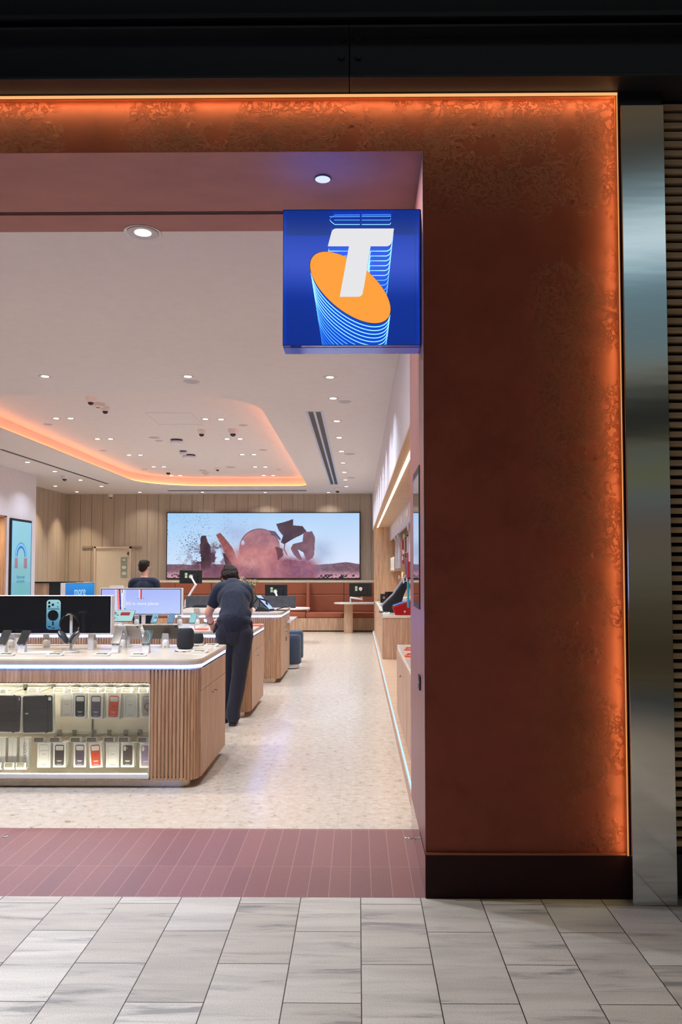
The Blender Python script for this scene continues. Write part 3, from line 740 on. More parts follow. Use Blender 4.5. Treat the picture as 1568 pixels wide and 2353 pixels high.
dome(242,935,TR_Z,.068,'lowest small white camera of the cluster of three in the tray front')
dome(225.4,927,TR_Z,.095,'large white smoke detector in the middle of the tray cluster', 'smoke detectors in the tray', 1)
dome(387,1080.5-2,TR_Z,.085,'small dome camera near the left back twin lamps of the tray')
dome(500.3,1075.7-2,TR_Z,.06,'small round detector camera near the middle back of the tray')
dome(466,1080,TR_Z,.08,'pale smoke detector, left of the touching pair at the tray back', 'smoke detectors in the tray', 1)
dome(473,1085,TR_Z,.08,'pale smoke detector, right of the touching pair at the tray back', 'smoke detectors in the tray', 1)
dome(406,1010,TR_Z,.115,'white round wireless access point on a dark mount, nearest in the tray', 'round access points', 2)
dome(421,1036,TR_Z,.075,'smallest white access point behind the nearest one in the tray', 'round access points', 2)
dome(434.6,1045,TR_Z,.135,'wide white access point, rearmost of the three in the tray', 'round access points', 2)
dome(775.9,1121,CH_Z,.085,'dome camera at the far end of the slot diffuser by the right wall')
dome(148.5,1093,CH_Z,.08,'dome camera left of the long ceiling grille by the white wall')
dome(255.4,1136,CH_Z,.09,'dome camera hanging close to the beige back wall on the left')
for i, (x, y, z, r, d) in enumerate(((440,877,CH_Z,.09,'round grey speaker disc beside the middle front downlight'),(792.7,923,CH_Z,.082,'pale disc right of the second downlight of the right row'),(803.6,1043,CH_Z,.10,'pale disc right of the fifth downlight of the right row'),(807.6,1097.3,CH_Z,.1,'pale disc right of the eighth downlight of the right row'),
        (110,975,TR_Z,.072,'faint disc under the left front twin downlight of the tray'),(236.9,1035,TR_Z,.075,'faint disc under the second left twin downlight'),(354.7,1005.3,TR_Z,.10,'faint wide disc left of the nearest access point'),(365.2,1012.7,TR_Z,.07,'small faint disc just left of the nearest access point'),(331.8,1077.8,TR_Z,.07,'faint disc left of the fourth left twin downlight'),
        (559.3,977,TR_Z,.075,'faint disc right of the front right twin downlight'),(605.8,1033.9,TR_Z,.08,'faint disc near the right edge of the tray, middle depth'),(530.3,1073.4,TR_Z,.13,'faint wide disc left of the fourth right twin downlight'),(641,1078.5,TR_Z,.07,'faint disc near the right back corner of the tray'))):
    dome(x, y, z, r, d, 'flush ceiling discs', 3)
# slot diffusers
def slot(p0, p1, w, label, dark=.5, n=2, frame=True):
    p0 = Vector(p0); p1 = Vector(p1); d = (p1-p0); ln = d.length; a = math.atan2(d.y, d.x)
    g = thing('slot_diffuser', label, 'air vent', p0, a)
    b = MB()
    if frame:
        b.prism([(0,-w/2),(ln,-w/2),(ln,w/2),(0,w/2)], .004, T(0,0,-.004), holes=[[(.02,-w/2+w*.14),(.02,w/2-w*.14),(ln-.02,w/2-w*.14),(ln-.02,-w/2+w*.14)]])
        b.box(.02,ln-.02,-w*.07,w*.07,-.004,0); b.build('frame', plain('diffuser_frame', lin(196,204,226), .35, .3), g)
    b = MB(); b.box(.01,ln-.01,-w*.36 if frame else -w/2,w*.36 if frame else w/2,-.0015,0); b.build('slots', plain('slot_dark', lin(56,52,54), .6), g)
a0 = on(722.5,945,CH_Z); a1 = on(771,1113,CH_Z); slot(a0, (a0.x, a1.y, CH_Z), .235, 'long white two-slot air diffuser in the ceiling by the right wall')
a0 = on(0,1032,CH_Z); a1 = on(248,1112,CH_Z); slot((a0.x-1,a0.y,CH_Z) if False else a0, a1, .075, 'long thin dark air slot in the ceiling left of the tray', frame=False)
a0 = on(385,1127.5,CH_Z); a1 = on(706,1128,CH_Z); slot(a0, (a1.x, a0.y, CH_Z), .22, 'thin grey air slot between the tray and the video wall', frame=False)
# access hatches in the tray
def hatch(pts, label):
    P = [on(x, y, TR_Z) for x, y in pts]; c = sum(P, Vector())/len(P); b = MB(c)
    b.tube([(p.x,p.y,TR_Z-.0005) for p in P], .0022, 4, closed=True); o = b.build('access_hatch', plain('hatch_line', lin(176,164,170), .6), None); o.location = c; tag(o, label, 'hatch')
hatch(((333,948.5),(438,948.5),(466,975),(366,975)), 'thin-lined access hatch in the tray ahead of the access points')
# ================================================================ goods hanging in the lit showcase
CARTON = plain('white_carton', lin(240,238,226), .5, var=.01)
TICK = plain('ticket_frame', lin(240,238,230), .4, var=.01)
INK = plain('eink_screen', lin(168,164,140), .3, var=.02)
PALE = plain('pale_print', lin(214,208,192), .5)
WHITEPR = plain('white_print', lin(225,220,215), .5)
def case_face(kind):
    """outline and holes of a phone case printed/held at the front of a carton, centred, 78 x 162 mm"""
    o = rrect(-.037,.037,-.077,.077,.013,5)
    if kind == 'bar': h = [list(reversed(rrect(-.032,.032,.034,.070,.008,4)))]
    elif kind == 'slim': h = [list(reversed(rrect(-.032,.032,.050,.071,.010,4)))]
    elif kind == 'pill': h = [list(reversed(rrect(-.033,-.012,.034,.072,.0105,5))), list(reversed([(-.002+.0045*math.cos(a), .055+.0045*math.sin(a)) for a in [k*PI/5 for k in range(10)]]))]
    else: h = []
    return o, h
def case_pack(x0, x1, y0, y1, kind, col, label, tilt=0, extra=0, Yf=6.02, clear=False):
    c = at((x0+x1)/2, (y0+y1)/2, Yf); w = (x1-x0)/1830*Yf; hgt = (y1-y0)/1830*Yf
    w = min(w, .104) if x1-x0 < 34 else .104
    g = thing('phone_case_pack', label, 'phone case', c, 0, 'phone case packs hanging in the showcase'); g.rotation_euler = (0, math.radians(tilt), 0)
    b = MB(); b.box(-w/2,w/2,0,.026,-hgt/2,hgt/2); b.box(-.018,.018,.010,.013,hgt/2,hgt/2+.030); b.build('carton', CARTON, g, bev=.003)
    if extra:
        b = MB(); b.box(-w/2+.004,w/2+.003,.034,.034+.026*extra,-hgt/2+.003,hgt/2-.002); b.build('carton', CARTON, g, bev=.003)
    s = min(w/.104, 1)*.98; M = Matrix.Rotation(PI/2,4,'X') @ Matrix.Diagonal((s, hgt/.187, 1, 1))
    o, h = case_face(kind)
    if clear:
        b = MB(); b.tube([M @ Vector((x,y,.001)) for x,y in o], .0011, 5, closed=True)
        b.tube([M @ Vector((x,.034,.001)) for x in (-.032,0,.032)], .0007, 4); b.build('clear_case', PALE, g)
        b = MB(); b.box(-.014,.014,-.0012,.0,.005,.009); b.box(-.017,.017,-.0012,0,-.070,-.067); b.build('print', plain('grey_print', lin(188,182,168), .5), g)
    else:
        b = MB(); b.prism(o, .0022, M, holes=h); f = b.build('case_face', plain('case_'+col[0], lin(*col[1]), .5, var=.02), g)
        b = MB(); b.box(-.019,.019,-.0032,-.0022,-.043,-.039); b.box(-.013,.013,-.0032,-.0022,-.048,-.0455); b.box(-.018,.018,-.0032,-.0022,-.070,-.067); b.build('print', WHITEPR, g)
        if kind in ('bar','pill') and col[0] != 'green_black':
            b = MB(); b.lathe([(.0008,.0023),(.0058,.0023),(.0058,.0028),(.0008,.0028)], 12, Matrix.Rotation(PI/2,4,'X')); b.build('emblem', plain('emblem_'+col[0], lin(*[q*.78 for q in col[1]]), .4), g)
    return g
BLK = ('green_black',(38,42,42)); SLT = ('slate',(104,96,108)); ORA = ('orange',(226,92,44)); NAV = ('aubergine',(84,74,88)); RED = ('rust_red',(206,80,48)); GRY = ('graphite',(78,72,66)); LIL = ('lilac',(150,134,156)); CHA = ('charcoal',(58,52,52)); SAND = ('sand',(196,184,168))
case_pack(138.7,168.4,1594.5,1646,'none',None,'clear outlined phone case pack, upper row, leftmost beside the tablet folio', clear=True, Yf=6.10)
case_pack(169,199,1594,1651,'bar',BLK,'black phone case pack in the upper row of the showcase')
case_pack(204.7,236.8,1594,1652,'bar',SLT,'slate purple phone case pack in the upper row of the showcase', extra=2)
case_pack(245.5,277,1594,1652,'bar',ORA,'bright orange tilted phone case pack in the upper row', tilt=3, extra=2)
case_pack(284,315.5,1594,1650,'none',None,'all-white phone case pack in the upper row, right of the orange one', clear=True, extra=1)
g = case_pack(323,354,1595,1650,'slim',SAND,'beige phone case pack with black ring, upper row at the right end')
b = MB(); R_ = .023; b.tube([(R_*math.cos(a)+.003, -.003, -.002+R_*math.sin(a)) for a in [k*PI/14 for k in range(28)]], .0019, 6, closed=True); b.box(.0012,.0048,-.004,-.002,-.045,-.031); b.build('magnet_ring', BLACK, g)
case_pack(85.4,116,1707,1763.6,'none',None,'clear outlined phone case pack, lower row, leftmost', clear=True, extra=2)
case_pack(121.8,151.5,1707,1763,'bar',CHA,'charcoal phone case pack with bar window in the lower row', extra=3)
case_pack(169,198,1707,1763,'bar',NAV,'aubergine phone case pack in the lower row')
case_pack(205,235,1707,1763.8,'bar',RED,'rust red phone case pack tilted left in the lower row', tilt=-4, extra=2)
case_pack(243.7,273.6,1708,1763,'pill',None,'clear outlined phone case pack in the lower row, right of the red one', clear=True, extra=1)
case_pack(278,309,1708,1762.6,'pill',GRY,'graphite phone case pack with pill window in the lower row', extra=1)
case_pack(320.6,350,1709,1764,'pill',LIL,'lilac phone case pack at the right end of the lower row', extra=1)
# tablet folios
FOL = plain('folio_black', lin(46,43,42), .55); FOL2 = plain('folio_plum', lin(50,42,44), .55)
def folio(x0, x1, y0, y1, rot, mt, label, hole):
    Y = 6.04; c = at((x0+x1)/2, (y0+y1)/2, Y); w = (x1-x0)/1830*Y; hgt = (y1-y0)/1830*Y
    g = thing('tablet_folio_pack', label, 'tablet case', c, 0, 'tablet folio packs'); g.rotation_euler = (0, math.radians(rot), 0)
    b = MB(); b.box(-w/2,w/2,.004,.022,-hgt/2,hgt/2); b.box(-.02,.02,.012,.015,hgt/2,hgt/2+.03); b.build('carton', CARTON, g, bev=.003)
    F = Matrix.Rotation(PI/2,4,'X')
    b = MB(); hw, hh = w/2-.008, hgt/2-.012
    b.prism(rrect(-hw-.006,hw-.005,-hh,hh,.012,5), .006, F, holes=[list(reversed(rrect(hw-.038 if hole else hw-.024,hw-.012,hh-.038,hh-.008,.009,4)))])
    f = b.build('cover', mt, g, bev=.001)
    b = MB(); b.prism([(hw-.060,-hh-.004),(hw-.052,-hh-.008),(hw-.042,-hh-.002),(hw-.042,hh),(hw-.060,hh+.006)], .0085, F); b.build('folded_flap', mt, f)
    b = MB(); b.box(-hw+.012,-hw+.036,-.0075,-.006,.006,.010); b.box(-hw+.012,-hw+.036,-.0075,-.006,.001,.003); b.build('print', WHITEPR, f)
folio(52.7,124.8,1595.7,1685.4,-1.6,FOL,'black tablet folio pack hanging left of the phone cases', True)
folio(-24,51,1595,1684,1.2,FOL2,'dark plum tablet folio pack at the left edge of the showcase', False)
# slim pencil boxes
for x0, x1, y0, y1, lab in ((-7,12.5,1697,1764,'slim white accessory box, leftmost of the three upright ones'),(19,38,1695,1763,'slim white accessory box, middle of the three upright ones'),(46,66,1696,1765,'slim white accessory box printed with a grey scroll pattern')):
    Y = 6.04; c = at((x0+x1)/2,(y0+y1)/2,Y); w = (x1-x0)/1830*Y; hgt = .225
    g = thing('accessory_box', lab, 'box', c, 0, 'slim upright accessory boxes')
    b = MB(); b.box(-w/2,w/2,0,.05,-hgt/2+.0,hgt/2); b.build('carton', CARTON, g, bev=.002)
    b = MB()
    if 'scroll' in lab:
        for k in range(7):
            zc = .06-k*.023; pts = [(.016*math.cos(a)*(1 if k%2 else -1)*(.4+a/7)+.002, -.0012, zc+.012*math.sin(a)+.006*(a/6)) for a in [j*.42 for j in range(14)]]
            b.tube(pts, .0009, 4)
        b.build('scroll_print', plain('scroll_ink', lin(110,112,116), .5), g)
    else:
        b.tube([(0,-.0006,.07),(0,-.0006,-.07)], .0012, 4); b.build('pencil_print', PALE, g)
# hooks with electronic price tickets
def hook(x0, x1, y0, y1, label, rod=True, Y=5.972):
    c = at((x0+x1)/2,(y0+y1)/2,Y); w = (x1-x0)/1830*Y; hgt = (y1-y0)/1830*Y
    g = thing('price_hook', label, 'price ticket', c, 0, 'hooks with price tickets in the showcase')
    M = Matrix.Rotation(math.radians(-14),4,'X')
    b = MB(); b.box(-w/2,w/2,-.003,.004,-hgt/2,hgt/2,M); t = b.build('price_ticket', TICK, g, bev=.002)
    b = MB(); b.box(-w/2+.009,w/2-.014,-.0038,-.0028,-hgt/2+.007,hgt/2-.006,M); b.build('ticket_display', INK, t)
    b = MB(); b.box(-w/2+.011,w/2-.022,-.0044,-.0036,hgt/2-.0115,hgt/2-.009,M); b.box(-w/2+.011,-w/2+.018,-.0044,-.0036,-.004,-.001,M); b.build('ticket_print', plain('ticket_ink', lin(70,66,52), .5), t)
    if rod:
        b = MB(); b.tube([(.03,.002,.004),(.03,.30,.004)], .0018, 6); b.tube([(.03,.05,-.022),(.03,.33,-.022)], .0018, 6); b.build('rod', METAL, g)
        b = MB(); b.box(.014,.046,.326-.01,.331,-.034,.010); b.build('bracket', plain('hook_bracket', lin(150,150,136), .25, .7), g)
    else:
        b = MB(); b.box(-w/2,w/2,.004,.03,-hgt/2-.012,-hgt/2+.002); b.build('holder', TICK, g)
U = 'upper row'; Lw = 'lower row'
for x0, x1, y0, y1, d, rod in ((-1,17.5,1583,1595,'over the plum tablet folio',1),(63,89,1580,1592.7,'over the black tablet folio',1),(122.4,149.7,1579,1592,'above the clear case, upper row',1),(163,188,1579.6,1592.6,'above the black case, upper row',1),(201.8,227.6,1579.5,1593.3,'above the slate purple case',1),(241.4,266.7,1579.5,1593.3,'above the orange case',1),(279.3,304.5,1579.5,1593.3,'above the all-white case',1),(318,342,1580,1593.5,'above the beige ring case',1),
        (76.3,104,1694,1706.6,'above the clear case, lower row left',1),(112.7,140.6,1694,1706.6,'above the charcoal case',1),(160.6,187.8,1694,1706.6,'above the aubergine case',1),(197.2,225.3,1693.7,1706.4,'above the rust red case',1),(237.4,265,1693.7,1706.4,'above the clear case, lower row middle',1),(271,298.8,1693.7,1706.4,'above the graphite case',1),(315.5,340.7,1694,1707,'above the lilac case',1),
        (9,33,1752.5,1765,'at the foot of the middle slim white box',0),(36,60,1752.5,1765,'at the foot of the scroll-patterned box',0),(-18,3,1752.5,1765,'at the foot of the leftmost slim white box',0)):
    hook(x0, x1, y0, y1, 'white electronic price ticket ' + d, bool(rod), 5.972 if rod else 6.0)
# ================================================================ things standing on the counters
PHW = plain('stand_white', lin(222,218,212), .35, var=.01)
def lit(name, fn, w, h, nx, ny, M, par): return picture(name, w, h, nx, ny, fn, M, par)
def scr_dark(u, v): return (26+0*u, 28+4*v, 34+6*v)
def scr_wave(u, v):
    d = np.abs((u-.9)*1.2+ (v-.35)*(v-.35)*2.2 - .1 + .25*(1-v)); k = np.exp(-(d/.10)**2); k2 = np.exp(-((d-.3)/.08)**2)
    return (22+60*k+30*k2, 28+140*k+90*k2, 46+130*k+90*k2)
def scr_cyan(u, v): 
    s = (fbm(u*7, v*12, 3) > .5)*26.
    return (150+s*0-20*v, 205+s*.3-15*v, 212-8*v+0*u)
def scr_widgets(u, v):
    r = 120+20*v+0*u; g_ = 175+0*u; b_ = 190+0*u
    blob = ((u-.65)**2+((v-.55)*1.8)**2) < .06; bar = (np.abs(v-.3) < .07) & (u > .45) & (u < .9)
    return (np.where(blob, 40, np.where(bar, 200, r)), np.where(blob, 140, np.where(bar, 225, g_)), np.where(blob, 190, np.where(bar, 235, b_)))
def scr_icons(u, v):
    gx = (u*4) % 1; gy = (v*7) % 1; dot = ((gx-.5)**2+((gy-.5))**2 < .07)
    return (np.where(dot, 190, 52), np.where(dot, 215, 112), np.where(dot, 225, 160))
def scr_blue(u, v):
    return (30+0*u, 120+40*v, 190+20*u)
def phone_stand(p, rotz, label, h=.062, cat='stand'):
    g = thing('phone_stand', label, cat, p, rotz, 'white security stands on the counters')
    b = MB(); sec = [(-.034,0),(.030,0),(.036,.004),(.020,h+.012),(.0,h+.020),(-.016,h-.004)]
    M = Matrix(((0,0,1,0),(1,0,0,0),(0,1,0,0),(0,0,0,1)))
    b.prism(sec, .056, T(-.028,0,0) @ M); b.build('column', PHW, g, bev=.004)
    b = MB(); b.box(-.014,.014,-.020,-.008,h-.008,h+.012); b.build('clip', PHW, g, bev=.002)
    return g
def phone(p, rotz, label, fn, h=.062, tilt=42, back=(40,42,48), w=.072, ln=.150, grp='smartphones on the counters', name='smartphone', cat='phone', off=-.022):
    g = thing(name, label, cat, p, rotz, grp)
    M = T(0,off,h+.006) @ Matrix.Rotation(math.radians(tilt),4,'X')
    b = MB(); b.prism(rrect(-w/2,w/2,0,ln,.010 if w < .1 else .008,4), .0075, M); b.build('body', plain('phone_back_%d_%d_%d' % back, lin(*back), .3, .2), g, bev=.001)
    lit('screen', fn, w-.007, ln-.007, 24 if w < .1 else 60, 44, M @ T(0,ln/2,.0079), g)
    return g
def rear_stand(p, label, h=.10):
    g = thing('phone_stand', label, 'stand', p, PI, 'white security stands on the counters')
    b = MB(); b.lathe([(.030,0),(.031,.045),(.026,.062),(.016,.070),(.002,.072)], 16); b.build('base', PHW, g, smooth=True)
    b = MB(); M = T(0,-.01,.05) @ Matrix.Rotation(math.radians(62),4,'X'); b.prism(rrect(-.026,.026,0,.075,.006,4), .012, M); b.build('arm', plain('stand_clear', lin(196,196,200), .3), g, bev=.001)
    b = MB(); b.cyl((0,.031,.012), .004, .002, 8, 'y'); b.build('lock', BLACK, g)
    return g
def tok(px, py, z=Z1+.0005): return onz(px, py, z)
# front row of the near counter
for (px, fn, lab, kb, rz) in ((6,scr_dark,'at the far left edge of the front counter',(40,42,48),0),(51,scr_dark,'left of the flat white tablet on the front counter',(40,42,48),0),(266,scr_dark,'between the monitor post and the teal-wave phone',(40,42,48),0),(336,scr_wave,'in front of the dark tablet back, front counter',(30,36,48),0)):
    p = tok(px, 1500); phone_stand(p, rz, 'white angled stand ' + lab); phone(p+Vector((0,0,.0)), rz, ('dark phone with a teal wave picture ' if fn is scr_wave else 'dark screened phone on a stand ') + lab, fn, back=kb)
# back row of the near counter, seen from behind
for (px, lab) in ((26,'behind the left phones'),(107,'behind the headphones, left of their stand'),(214,'behind the monitor post'),(281,'behind the third phone'),(381,'left of the large black speaker')):
    p = tok(px, 1488); rear_stand(p, 'rounded white rear stand %s on the front counter' % lab)
for (px, lab, c) in ((26,'pale phone back held on the leftmost rear stand',(206,206,212)),(281,'pale phone back on the rear stand behind the third phone',(206,206,212))):
    p = tok(px, 1488); phone(p, PI, lab, scr_dark, back=c, h=.075, tilt=58, w=.068, ln=.12, off=-.035)
# flat tablet, price tickets and pencils
def slab(p, w, d, h, rotz, mt, name, label, cat, grp=None, scr=None):
    g = thing(name, label, cat, p, rotz, grp); b = MB(); b.prism(rrect(-w/2,w/2,-d/2,d/2,.008,4), h, T(0,0,0)); b.build('body', mt, g, bev=.0012)
    if scr: b = MB(); b.prism(rrect(-w/2+.012,w/2-.012,-d/2+.012,d/2-.010,.003,2), .0008, T(0,0,h)); b.build('display', scr, g)
    return g
slab(tok(86,1500.5), .235, .17, .007, .05, WHITEP, 'tablet', 'flat white tablet lying on the front counter beside the headphones', 'tablet')
def ticket(px, py, label, z=Z1, w=.125, d=.085, rz=0):
    p = onz(px, py, z+.0005); g = thing('price_ticket', label, 'price ticket', p, rz, 'white price tickets lying on the counters')
    M = Matrix.Rotation(math.radians(8),4,'X'); b = MB(); b.prism(rrect(-w/2,w/2,-d/2,d/2,.005,3), .008, T(0,0,.0065) @ M); b.box(-w/2+.01,w/2-.01,d/2-.03,d/2-.01,0,.012); b.build('frame', TICK, g, bev=.001)
    b = MB(); b.prism(rrect(-w/2+.014,w/2-.014,-d/2+.014,d/2-.012,.001,1), .0006, T(0,0,.0147) @ M); t = b.build('ticket_display', INK, g)
    b = MB(); b.box(-w/2+.02,w/2-.03,-.002,.008,.0155,.0162,M); b.box(w/2-.045,w/2-.022,-.02,-.008,.0155,.0162,M); b.build('ticket_print', MATS['ticket_ink'], t)
for px, py, d in ((15,1506.5,'at the left edge of the front counter'),(127,1506.5,'in front of the headphone stand'),(235,1506.5,'below the monitor post'),(319,1507,'in front of the teal-wave phone')): ticket(px, py, 'white price ticket lying %s' % d)
ticket(459,1499.5,'white price ticket right beside the large black speaker', rz=-.1); ticket(486,1485,'white price ticket near the right rear corner of the front counter', rz=-.1, w=.11)
for px, py, d in ((77,1483.5,'left'),(140,1483.5,'left of the headphones'),(303,1483,'behind the two right phones')):
    p = tok(px, py); g = thing('stylus', 'white stylus lying on the front counter, %s' % d, 'stylus', p, 0.02, 'white styluses'); b = MB(); b.tube([(-.10,0,.0052),(.085,0,.0052),(.10,0,.0052)], [.0055,.0055,.001], 8); b.build('barrel', WHITEP, g, smooth=True); b = MB(); b.tube([(.085,0,.006),(.10,0,.006)], [.0057,.0015], 8); b.build('tip', plain('stylus_tip', lin(150,148,146), .3), g)
# tablets on rear stands, seen from behind
def tablet_back(px, py, w, h, tilt, mt, label, z=Z1, rz=PI, cam=True, lift=.06):
    p = onz(px, py, z); g = thing('tablet', label, 'tablet', p, rz, 'tablets standing on the counters')
    M = T(0,-.02,lift) @ Matrix.Rotation(math.radians(tilt),4,'X')
    b = MB(); b.prism(rrect(-w/2,w/2,0,h,.010,4), .007, M); b.build('body', mt, g, bev=.0012)
    if cam: b = MB(); b.prism(rrect(-w/2+.012,-w/2+.026,h-.028,h-.012,.005,4), .002, M @ T(0,0,-.002)); b.build('camera_bump', BLACKG, g)
    b = MB(); b.box(-.03,.03,-.035,.06,0,.008); b.tube([(0,.01,.004),(0,.0,lift+.05)], .018, 10); b.build('stand', PHW, g, bev=.001)
tablet_back(294,1486,.25,.18,44,plain('tablet_silver', lin(176,172,172), .35, .5),'silver tablet seen from behind on the rear side of the front counter', lift=.065)
tablet_back(376,1486,.30,.20,40,plain('tablet_grey', lin(84,78,72), .4, .5),'dark grey tablet seen from behind, left of the large black speaker', lift=.065)
# headphones on a stand
p = tok(162,1499); g = thing('headphone_stand', 'white headphone stand with round base on the front counter', 'stand', p, 0)
b = MB(); b.lathe([(.062,0),(.064,.006),(.060,.012),(.01,.014)], 28); b.build('base', PHW, g, smooth=True)
b = MB(); b.box(-.011,.011,.002,.012,.012,.305); b.build('post', PHW, g, bev=.002)
b = MB(); b.tube([(-.045,.004,.296),(-.02,.004,.306),(.012,.004,.307),(.02,.004,.300)], .007, 8); b.build('saddle', PHW, g, smooth=True)
b = MB(); b.tube([(.0+.055*math.cos(a)-.012, -.03, .035+.045*math.sin(a)) for a in [k*.4 for k in range(13)]], .0016, 5); b.tube([(-.02,-.05,.012),(-.012,-.06,.03),(.02,-.055,.02),(.05,-.03,.07)], .0016, 5); b.build('cable', WHITEP, g)
hp = thing('headphones', 'dark over-ear headphones hanging on the white stand', 'headphones', p+Vector((-.005,-.022,0)), 0)
R1 = .088
for dy in (-.012, .012):
    b = MB(); b.tube([(R1*math.sin(a)*.86, dy*(1-abs(a)/2.2)+.0, .222+.094*math.cos(a)) for a in [(-1.75+k*3.5/18) for k in range(19)]], .0042, 8); b.build('headband', BLACKG, hp, smooth=True)
b = MB(); n_ = 14
pp = [(R1*math.sin(a)*.82, .222+.085*math.cos(a)) for a in [(-1.0+k*2.0/n_) for k in range(n_+1)]]
P = []; F = []
for i, (x, z) in enumerate(pp): P += [(x,-.02,z),(x,.02,z)]
for i in range(n_): F.append((2*i,2*i+1,2*i+3,2*i+2))
b.add(P, F); b.build('mesh_canopy', plain('knit_mesh', lin(60,58,58), .8), hp)
for sx in (-1, 1):
    M = T(sx*.048,-.004,.135) @ Matrix.Rotation(sx*math.radians(28),4,'Y')
    b = MB(); b.ell((0,0,0), (.022,.040,.058), M=M.to_3x3(), seg=20, rings=12); b.v = [v+Vector((sx*.056,-.004,.128)) for v in b.v]; b.build('ear_cup', plain('cup_silver', lin(120,122,126), .2, .9), hp, smooth=True)
    b = MB(); b.ell((0,0,0), (.019,.041,.055), M=M.to_3x3(), seg=20, rings=10); b.v = [v+Vector((sx*.036,-.004,.122)) for v in b.v]; b.build('ear_cushion', plain('cushion_dark', lin(48,50,56), .7), hp, smooth=True)
    b = MB(); b.tube([(sx*.076,0,.205),(sx*.070,0,.168)], .0035, 8); b.build('slider', METAL, hp)
# smart speakers
def speaker(px, py, r, h, label, sx=1.0):
    p = tok(px, py); t = thing('charging_disc', 'flat white disc under the ' + label, 'base', p, 0, 'white speaker discs'); b = MB(); b.lathe([(r*1.08,0),(r*1.12,.007),(r*1.08,.015),(r*.9,.018)], 28); b.build('disc', PHW, t, smooth=True)
    b = MB(); b.tube([(-r*1.0,0,.008),(-r*1.15,-.02,.003),(-r*1.0,-.05,.003),(0,-r*1.1,.003),(.02,-r*1.3,.003)], .0028, 6); b.build('cable', BLACK, t)
    g = thing('smart_speaker', label, 'speaker', p+Vector((0,0,.0185)), 0, 'mesh-covered smart speakers')
    prof = [(r*.5,0),(r*.82,.004),(r*.95,.020),(r,.045),(r,h-.045),(r*.95,h-.020),(r*.80,h-.005),(r*.7,h)]
    m, nt, bb = (MATS['spk'], None, None) if 'spk' in MATS else newmat('speaker_mesh')
    if nt:
        bb.inputs['Base Color'].default_value = (*lin(30,32,38),1); bb.inputs['Roughness'].default_value = .85
        vo = N(nt, 'ShaderNodeTexVoronoi'); L(nt, coords(nt), vo.inputs['Vector']); vo.inputs['Scale'].default_value = 230; bump(nt, bb, vo.outputs['Distance'], .5, .002); MATS['spk'] = m
    b = MB(); b.lathe(prof, 32); b.build('body', m, g, smooth=True)
    b = MB(); b.lathe([(r*.70,h+.0005),(.001,h+.001)], 24, cap=False); b.build('touch_surface', plain('touch_top', lin(70,84,110), .12), g)
speaker(426,1496,.070,.168,'large black mesh speaker on the front counter'); speaker(455,1483,.050,.088,'small black mesh speaker behind the large one')
# ---------------- big double-sided displays
def display(c, rz, label, fn, nx, ny, posts=((-.18),(.30))):
    w, h, d = .96, .315, .09; z0 = 1.084
    g = thing('counter_display', label, 'screen', (c[0],c[1],c[2]), rz, 'wide white-framed displays'); zb = z0-c[2]
    b = MB(); b.box(-w/2,w/2,-d/2+.004,d/2,zb,zb+h); b.build('housing', WHITEP, g, bev=.004)
    b = MB(); b.prism(rrect(-w/2,w/2,zb,zb+h,.004,2), .004, T(0,-d/2+.004,0) @ FRONT, holes=[list(reversed(rrect(-w/2+.006,w/2-.006,zb+.006,zb+h-.006,.002,2)))]); b.build('rim', WHITEP, g)
    b = MB(); b.box(-w/2+.006,w/2-.006,-d/2+.001,-d/2+.004,zb+.006,zb+h-.006); b.build('bezel', BLACKG, g)
    picture('screen', w-.03, h-.028, nx, ny, fn, T(0,-d/2+.0005,zb+h/2) @ FRONT, g)
    b = MB(); b.box(-w/2+.02,w/2-.02,d/2,d/2+.003,zb+.012,zb+h-.012); b.build('rear_screen', BLACKG, g)
    for x in posts:
        b = MB(); b.box(x-.021,x+.021,-.016,.016,0,zb); b.build('post', WHITEP, g, bev=.002)
    return g
def pic_phone(u, v):
    X = (u-.5)*.93; Y = (v-.5)*.287
    r = 3+0*u; g_ = 3+0*u; b_ = 8+ 26*np.exp(-((v-.0)/.16)**2)*np.exp(-((u-.42)/.22)**2)
    cx, hw, hh = .002, .058, .1215; rad = .026
    dx = np.abs(X-cx)-(hw-rad); dy = np.abs(Y-.0)-(hh-rad); sd = np.hypot(np.maximum(dx,0), np.maximum(dy,0))+np.minimum(np.maximum(dx,dy),0)-rad
    body = sd < 0; ring = ((X-cx+.003)**2+(Y+.006)**2 < .0445**2)
    t = np.clip(.5+Y/.22, 0, 1)
    br, bg, bb = 60+90*t, 120+85*t, 160+55*t
    edge = (sd > -.003) & body; br = np.where(edge, br+30, br); bg = np.where(edge, bg+25, bg); bb = np.where(edge, bb+20, bb)
    lens = np.zeros_like(body)
    for lx, ly, lr in ((-.0356,.098,.0102),(-.0356,.067,.0102),(-.006,.0813,.0102),(.035,.098,.005),(.035,.065,.0045)): lens |= ((X-cx-lx)**2+(Y-ly)**2 < lr**2)
    plate = (np.abs(Y-.047) < .0032) & (np.abs(X-cx) < .048); tab = (np.abs(X-cx+.003) < .006) & (np.abs(Y+.0735) < .0165); c1 = (np.abs(X-cx+.032) < .012) & (np.abs(Y+.099) < .004); c2 = (np.abs(X-cx-.0) < .014) & (np.abs(Y+.110) < .003); c1 = c1 | (np.hypot(X-cx+.044, Y-.028) < .005)*0
    ko = ring | lens | tab | c1 | c2; br = np.where(ko, 3, np.where(plate, br*.4, br)); bg = np.where(ko, 4, np.where(plate, bg*.45, bg)); bb = np.where(ko, 8, np.where(plate, bb*.5, bb))
    return (np.where(body, br, r), np.where(body, bg, g_), np.where(body, bb, b_))
